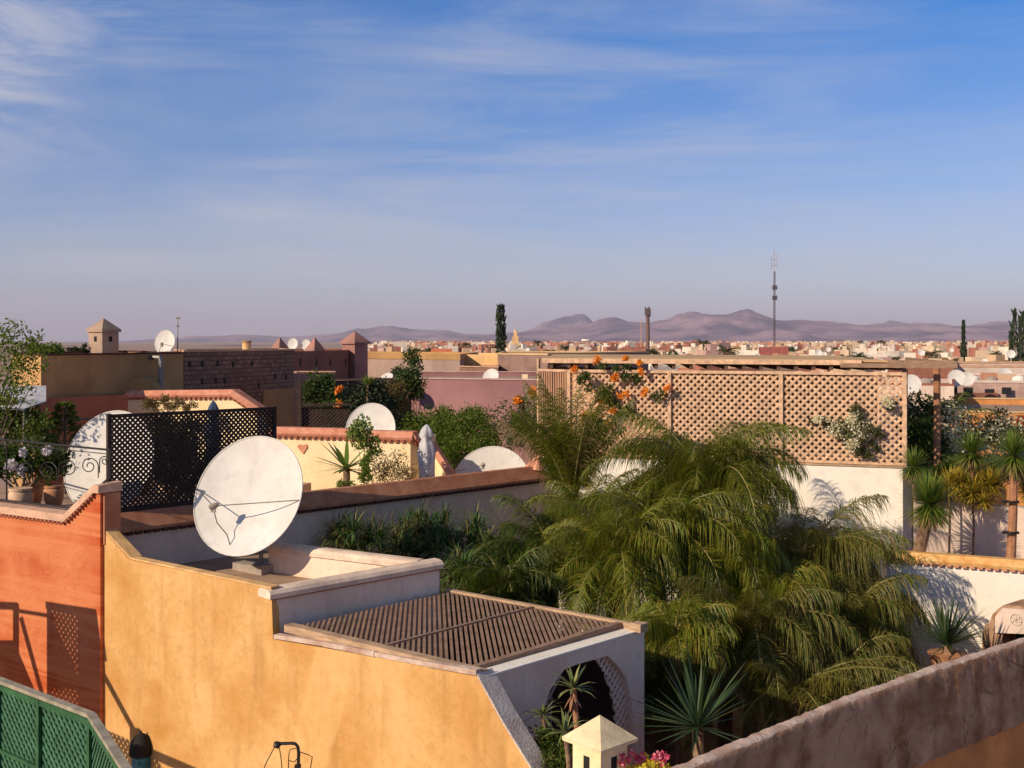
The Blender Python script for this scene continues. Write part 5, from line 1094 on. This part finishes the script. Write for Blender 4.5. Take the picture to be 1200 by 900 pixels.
bush('brown_shrub', 'brown twiggy shrub left of the slim dark young tree', 'bush', Vector((*XY(462, 34.5).xy, 8)), [hb(462, 458, 34.6, .32, .3, .4), hb(468, 472, 34.4, .3, .3, .35)], 700, .09, .035, M['dryshrub'], 116, clump=.6)
bush('broad_leaf_bush', 'dark green bush with orange flowers beside the brick building', 'bush', Vector((*XY(375, 34).xy, 8)), [hb(372, 450, 34, .4, .4, .35), hb(366, 462, 34, .35, .4, .35), hb(382, 465, 34, .4, .4, .4), hb(392, 480, 33.5, .35, .3, .35)], 1500, .12, .07, M['shrub'], 117, flowers=(M['orangefl'], [hb(398, 457, 33.2, .16, .14, .07), hb(396, 477, 33, .16, .14, .12)], 200, .08))
bush('dark_bush', 'black-green shaded bush behind the shadowed dish', 'bush', Vector((*XY(430, 33.5).xy, 8)), [hb(415, 470, 33.5, .5, .4, .45), hb(440, 465, 33.5, .5, .4, .45), hb(455, 480, 33.5, .4, .4, .5), hb(400, 492, 33, .5, .3, .4)], 1600, .12, .06, M['cypress'], 118)
rosplant('small_yucca', 'light green tuft above the shaded dark bush', 'yucca', 431, 452, 33.2, 46, .42, .05, 'yucca', up=(.1, 1), trunk=0, tw=.05, zb=8.5, seed=12)
# plants in front of the butter house
rosplant('fan_palm', 'small stiff-leaved palm in front of the butter-yellow wall', 'palm tree', 406, 549, 25.2, 24, .85, .11, 'yucca', up=(-.25, .95), bend=.1, trunk=0, tw=.09, zb=8, seed=13)
bush('slim_shrub', 'slim yellow-green shrub rising over the coral coping', 'bush', Vector((*XY(428, 25).xy, 8)), [hb(425, 500, 25, .2, .2, .22), hb(430, 515, 25, .25, .2, .2), hb(418, 508, 25, .18, .2, .12), hb(427, 545, 25, .12, .15, .4), hb(438, 527, 25, .16, .15, .12)], 620, .085, .055, M['yucca'], 119, clump=.6)
bush('dry_shrub', 'brownish dry shrub at the right end of the butter-yellow wall', 'bush', Vector((*XY(460, 25.2).xy, 8)), [hb(448, 556, 25.2, .22, .2, .4), hb(466, 552, 25.4, .28, .2, .45), hb(476, 560, 25.3, .2, .2, .35)], 900, .07, .025, M['dryshrub'], 120, clump=.7)
bush('green_shrub', 'small green shrub beside the stiff-leaved palm', 'bush', Vector((*XY(430, 24.6).xy, 8)), [hb(428, 560, 24.6, .14, .2, .4), hb(402, 572, 24.4, .25, .2, .15), hb(380, 582, 23.5, .25, .2, .1)], 500, .07, .035, M['hedge'], 121)
bush('ivy_plant', 'orange-green trailing plant on the upper coral coping', 'plant', P(190, 500, 30), [hb(175, 476, 30.6, .3, .2, .18), hb(200, 472, 30.6, .35, .2, .2), hb(222, 477, 30.6, .2, .2, .12)], 700, .1, .03, M['dryshrub'], 122)
# plants on the left terrace
bush('terrace_plant', 'large leafy potted plant with lilac blooms behind the iron railing', 'plant', P(25, 580, 20), [hb(10, 540, 20, .35, .3, .3), hb(35, 535, 20, .35, .3, .28), hb(60, 545, 20, .3, .3, .25), hb(-20, 545, 20, .4, .3, .35), hb(72, 540, 20.2, .2, .2, .2)], 1700, .10, .05, M['shrub'], 123, flowers=(M['bluefl'], [hb(10, 546, 19.6, .12, .1, .08), hb(22, 552, 19.6, .08, .1, .06), hb(55, 528, 19.7, .05, .05, .08), hb(30, 530, 19.6, .08, .06, .04)], 70, .06))
for i, (px, Y, r_, mt_, lab) in enumerate(((24, 19.6, .2, 'palepot', 'pale clay pot behind the railing, nearest the left edge'), (38, 20.2, .18, 'pot', 'terracotta pot right beside the pale clay pot'), (63, 20.0, .17, 'pot', 'tall terracotta pot further right behind the railing'), (165, 22.2, .2, 'pot', 'round terracotta pot glimpsed through the dark lattice'))):
    c = Vector((*XY(px, Y).xy, CZ-3.05)); t = thing('plant_pot', lab, 'pot', c); mb = MB(); mb.tube([c+UP*z for z in (0, .04, .22, .36, .42)], [r_*.6, r_*.68, r_*.98, r_, r_*.86], 18); pb_ = mb.build('body', M[mt_], t, smooth=True)
    mb = MB(); mb.tube([c+UP*.42, c+UP*.46], [r_*.98, r_], 18); mb.build('rim', M[mt_], pb_)
bush('terrace_plant', 'dark plant behind the middle of the lattice screen', 'plant', Vector((*XY(200, 22.5).xy, 10.7)), [hb(195, 540, 22.5, .45, .3, .6), hb(215, 520, 22.6, .35, .3, .5), hb(230, 560, 22.6, .4, .3, .4), hb(185, 505, 23, .3, .3, .3)], 1500, .12, .06, M['shrub'], 124)
bush('terrace_plant', 'dark bush left of the big half-hidden dish', 'plant', Vector((*XY(40, 23).xy, 10.7)), [hb(30, 500, 23, .45, .4, .45), hb(0, 500, 23, .5, .4, .5), hb(48, 515, 22.6, .3, .3, .4), hb(10, 480, 23.2, .4, .3, .3)], 1500, .13, .05, M['palmdark'], 125)
t = thing('small_conifer', 'small dark conifer in front of the terracotta-brown wall', 'tree', Vector((*XY(76, 24).xy, 10.5))); r = random.Random(5); mb = MB(); mb.tube([Vector((*XY(76, 24).xy, 10.5)), P(76, 470, 24)], [.05, .02], 6); mb.build('trunk', M['bark'], t); mb = MB()
for _ in range(900):
    q = r.random(); rr = .42*(1-q)**.6*r.random()**.5*(.6+.5*math.sin(q*22)**2)+.03; th = r.random()*6.283; p = P(76, 528, 24); leaf(mb, p+Vector((math.cos(th)*rr, math.sin(th)*rr, q*1.02)), Vector((math.cos(th), math.sin(th), .35)), rv(r), .13, .05)
mb.build('crown', M['palmdark'], t)
# overhanging small-leaved tree, far left
bl = [hb(x, y, 21, s_, s_, s_) for x, y, s_ in ((-15, 400, .35), (5, 395, .22), (20, 402, .26), (35, 395, .16), (12, 425, .26), (-10, 440, .35), (30, 418, .24), (45, 410, .14), (22, 445, .24), (52, 425, .12), (5, 460, .28), (35, 455, .12), (-20, 470, .4))]
bush('small_leaved_tree', 'airy small-leaved tree reaching in from the left edge', 'tree', Vector((*XY(-30, 21.5).xy, 10.7)), bl, 950, .085, .045, M['hedge'], 126, clump=.75, shell=.2, r0=.05)
bush('yellow_green_bush', 'yellow-green bush on the left end of the ochre-brown roof', 'bush', Vector((*XY(55, 31).xy, CZ-.8)), [hb(50, 411, 31, .4, .3, .2), hb(62, 413, 31.5, .25, .3, .12)], 500, .12, .06, M['hedge'], 127, clump=.5)
bush('distant_shrub', 'dark little plant on the ochre-brown roof left of the chimney tower', 'bush', Vector((*XY(95, 38).xy, CZ-.8)), [hb(88, 411, 38, .5, .3, .09), hb(98, 408, 38, .1, .1, .14)], 220, .1, .06, M['cypress'], 128)

# ---------------------------------------------------------------- lattice shelter just outside the frame on the left, whose shade falls on the salmon wall
SH = thing('lattice_shelter', 'dark wooden lattice shelter beside the salmon wall', 'shelter', RP.x(-160, 9))
su = RP.u; sn = RP.n; o_ = RP.p(85, 705)+SUN*(2.9/math.cos(R(EL)))
def cast(px, py, off=0.0):                        # where the sun ray to a wall point crosses the shelter's own plane
    q = (RP if px <= 118 else YP).p(px, py); return q+SUN*((o_+sn*off-q).dot(sn)/SUN.dot(sn))
def shp(pts, off=0.0): return [((cast(x, y, off)-o_).dot(su), (cast(x, y, off)-o_).z) for x, y in pts]
mb = MB(); lattice(mb, o_, su, UP, sn, shp([(57, 708), (110, 716), (118, 785), (118, 900), (57, 900)]), .085, .054, .015); mb.build('lattice', M['darklat'], SH)
mb = MB()
def cbar(A_, B_, w_=.05):
    a, b = cast(*A_)-sn*.06, cast(*B_)-sn*.06; d = (b-a).normalized(); s_ = d.cross(sn).normalized(); bar(mb, a, b, s_*w_, sn*.03)
cbar((53, 707), (112, 716), .05); cbar((57, 707), (57, 900), .06); cbar((110, 716), (117, 770), .05); cbar((119, 785), (163, 866), .05); cbar((176, 880), (250, 912), .06); cbar((18, 705), (18, 900), .08); cbar((-40, 706), (20, 708), .05); cbar((18, 713), (56, 719), .018); cbar((24, 722), (56, 838), .06); cbar((57, 720), (92, 800), .06)
mb.build('frame', M['darklat'], SH)
for pts in ([(-60, 750), (16, 750), (50, 830), (54, 900), (-60, 900)], [(57, 735), (64, 745), (88, 792), (88, 800), (57, 800)], [(92, 722), (112, 722), (118, 780), (118, 900), (92, 900)], [(57, 796), (92, 796), (92, 806), (57, 806)], [(152, 852), (163, 853), (172, 866), (178, 890), (178, 930), (152, 930)]):
    mb = MB(); mb.prism([o_+su*x+UP*z-sn*.03 for x, z in shp(pts)], sn*.025); mb.build('board', M['darklat'], SH)
mb = MB(); lattice(mb, o_, su, UP, sn, shp([(119, 785), (178, 880), (250, 912), (250, 1000), (119, 1000)], .05), .085, .05, .015, off0=.05); mb.build('lattice', M['darklat'], SH)

# ---------------------------------------------------------------- haze over everything up to the mountain tops
hz = bpy.data.materials.new('haze_air'); hz.use_nodes = True; hn = hz.node_tree.nodes; hn.clear()
out_ = hn.new('ShaderNodeOutputMaterial'); pv = hn.new('ShaderNodeVolumePrincipled'); pv.inputs['Color'].default_value = (.93, .87, 1.0, 1); pv.inputs['Density'].default_value = 4.4e-5; pv.inputs['Anisotropy'].default_value = .0
hz.node_tree.links.new(pv.outputs[0], out_.inputs['Volume'])
mb = MB(); mb.hexa([Vector(q) for q in ((-46000, -600, -9), (46000, -600, -9), (46000, 46000, -9), (-46000, 46000, -9))], [Vector(q) for q in ((-46000, -600, 950), (46000, -600, 950), (46000, 46000, 950), (-46000, 46000, 950))])
o = mb.build('haze', hz, origin=(0, 0, -9)); tag(o, 'pale violet haze over the city and mountains', 'haze', kind='stuff')
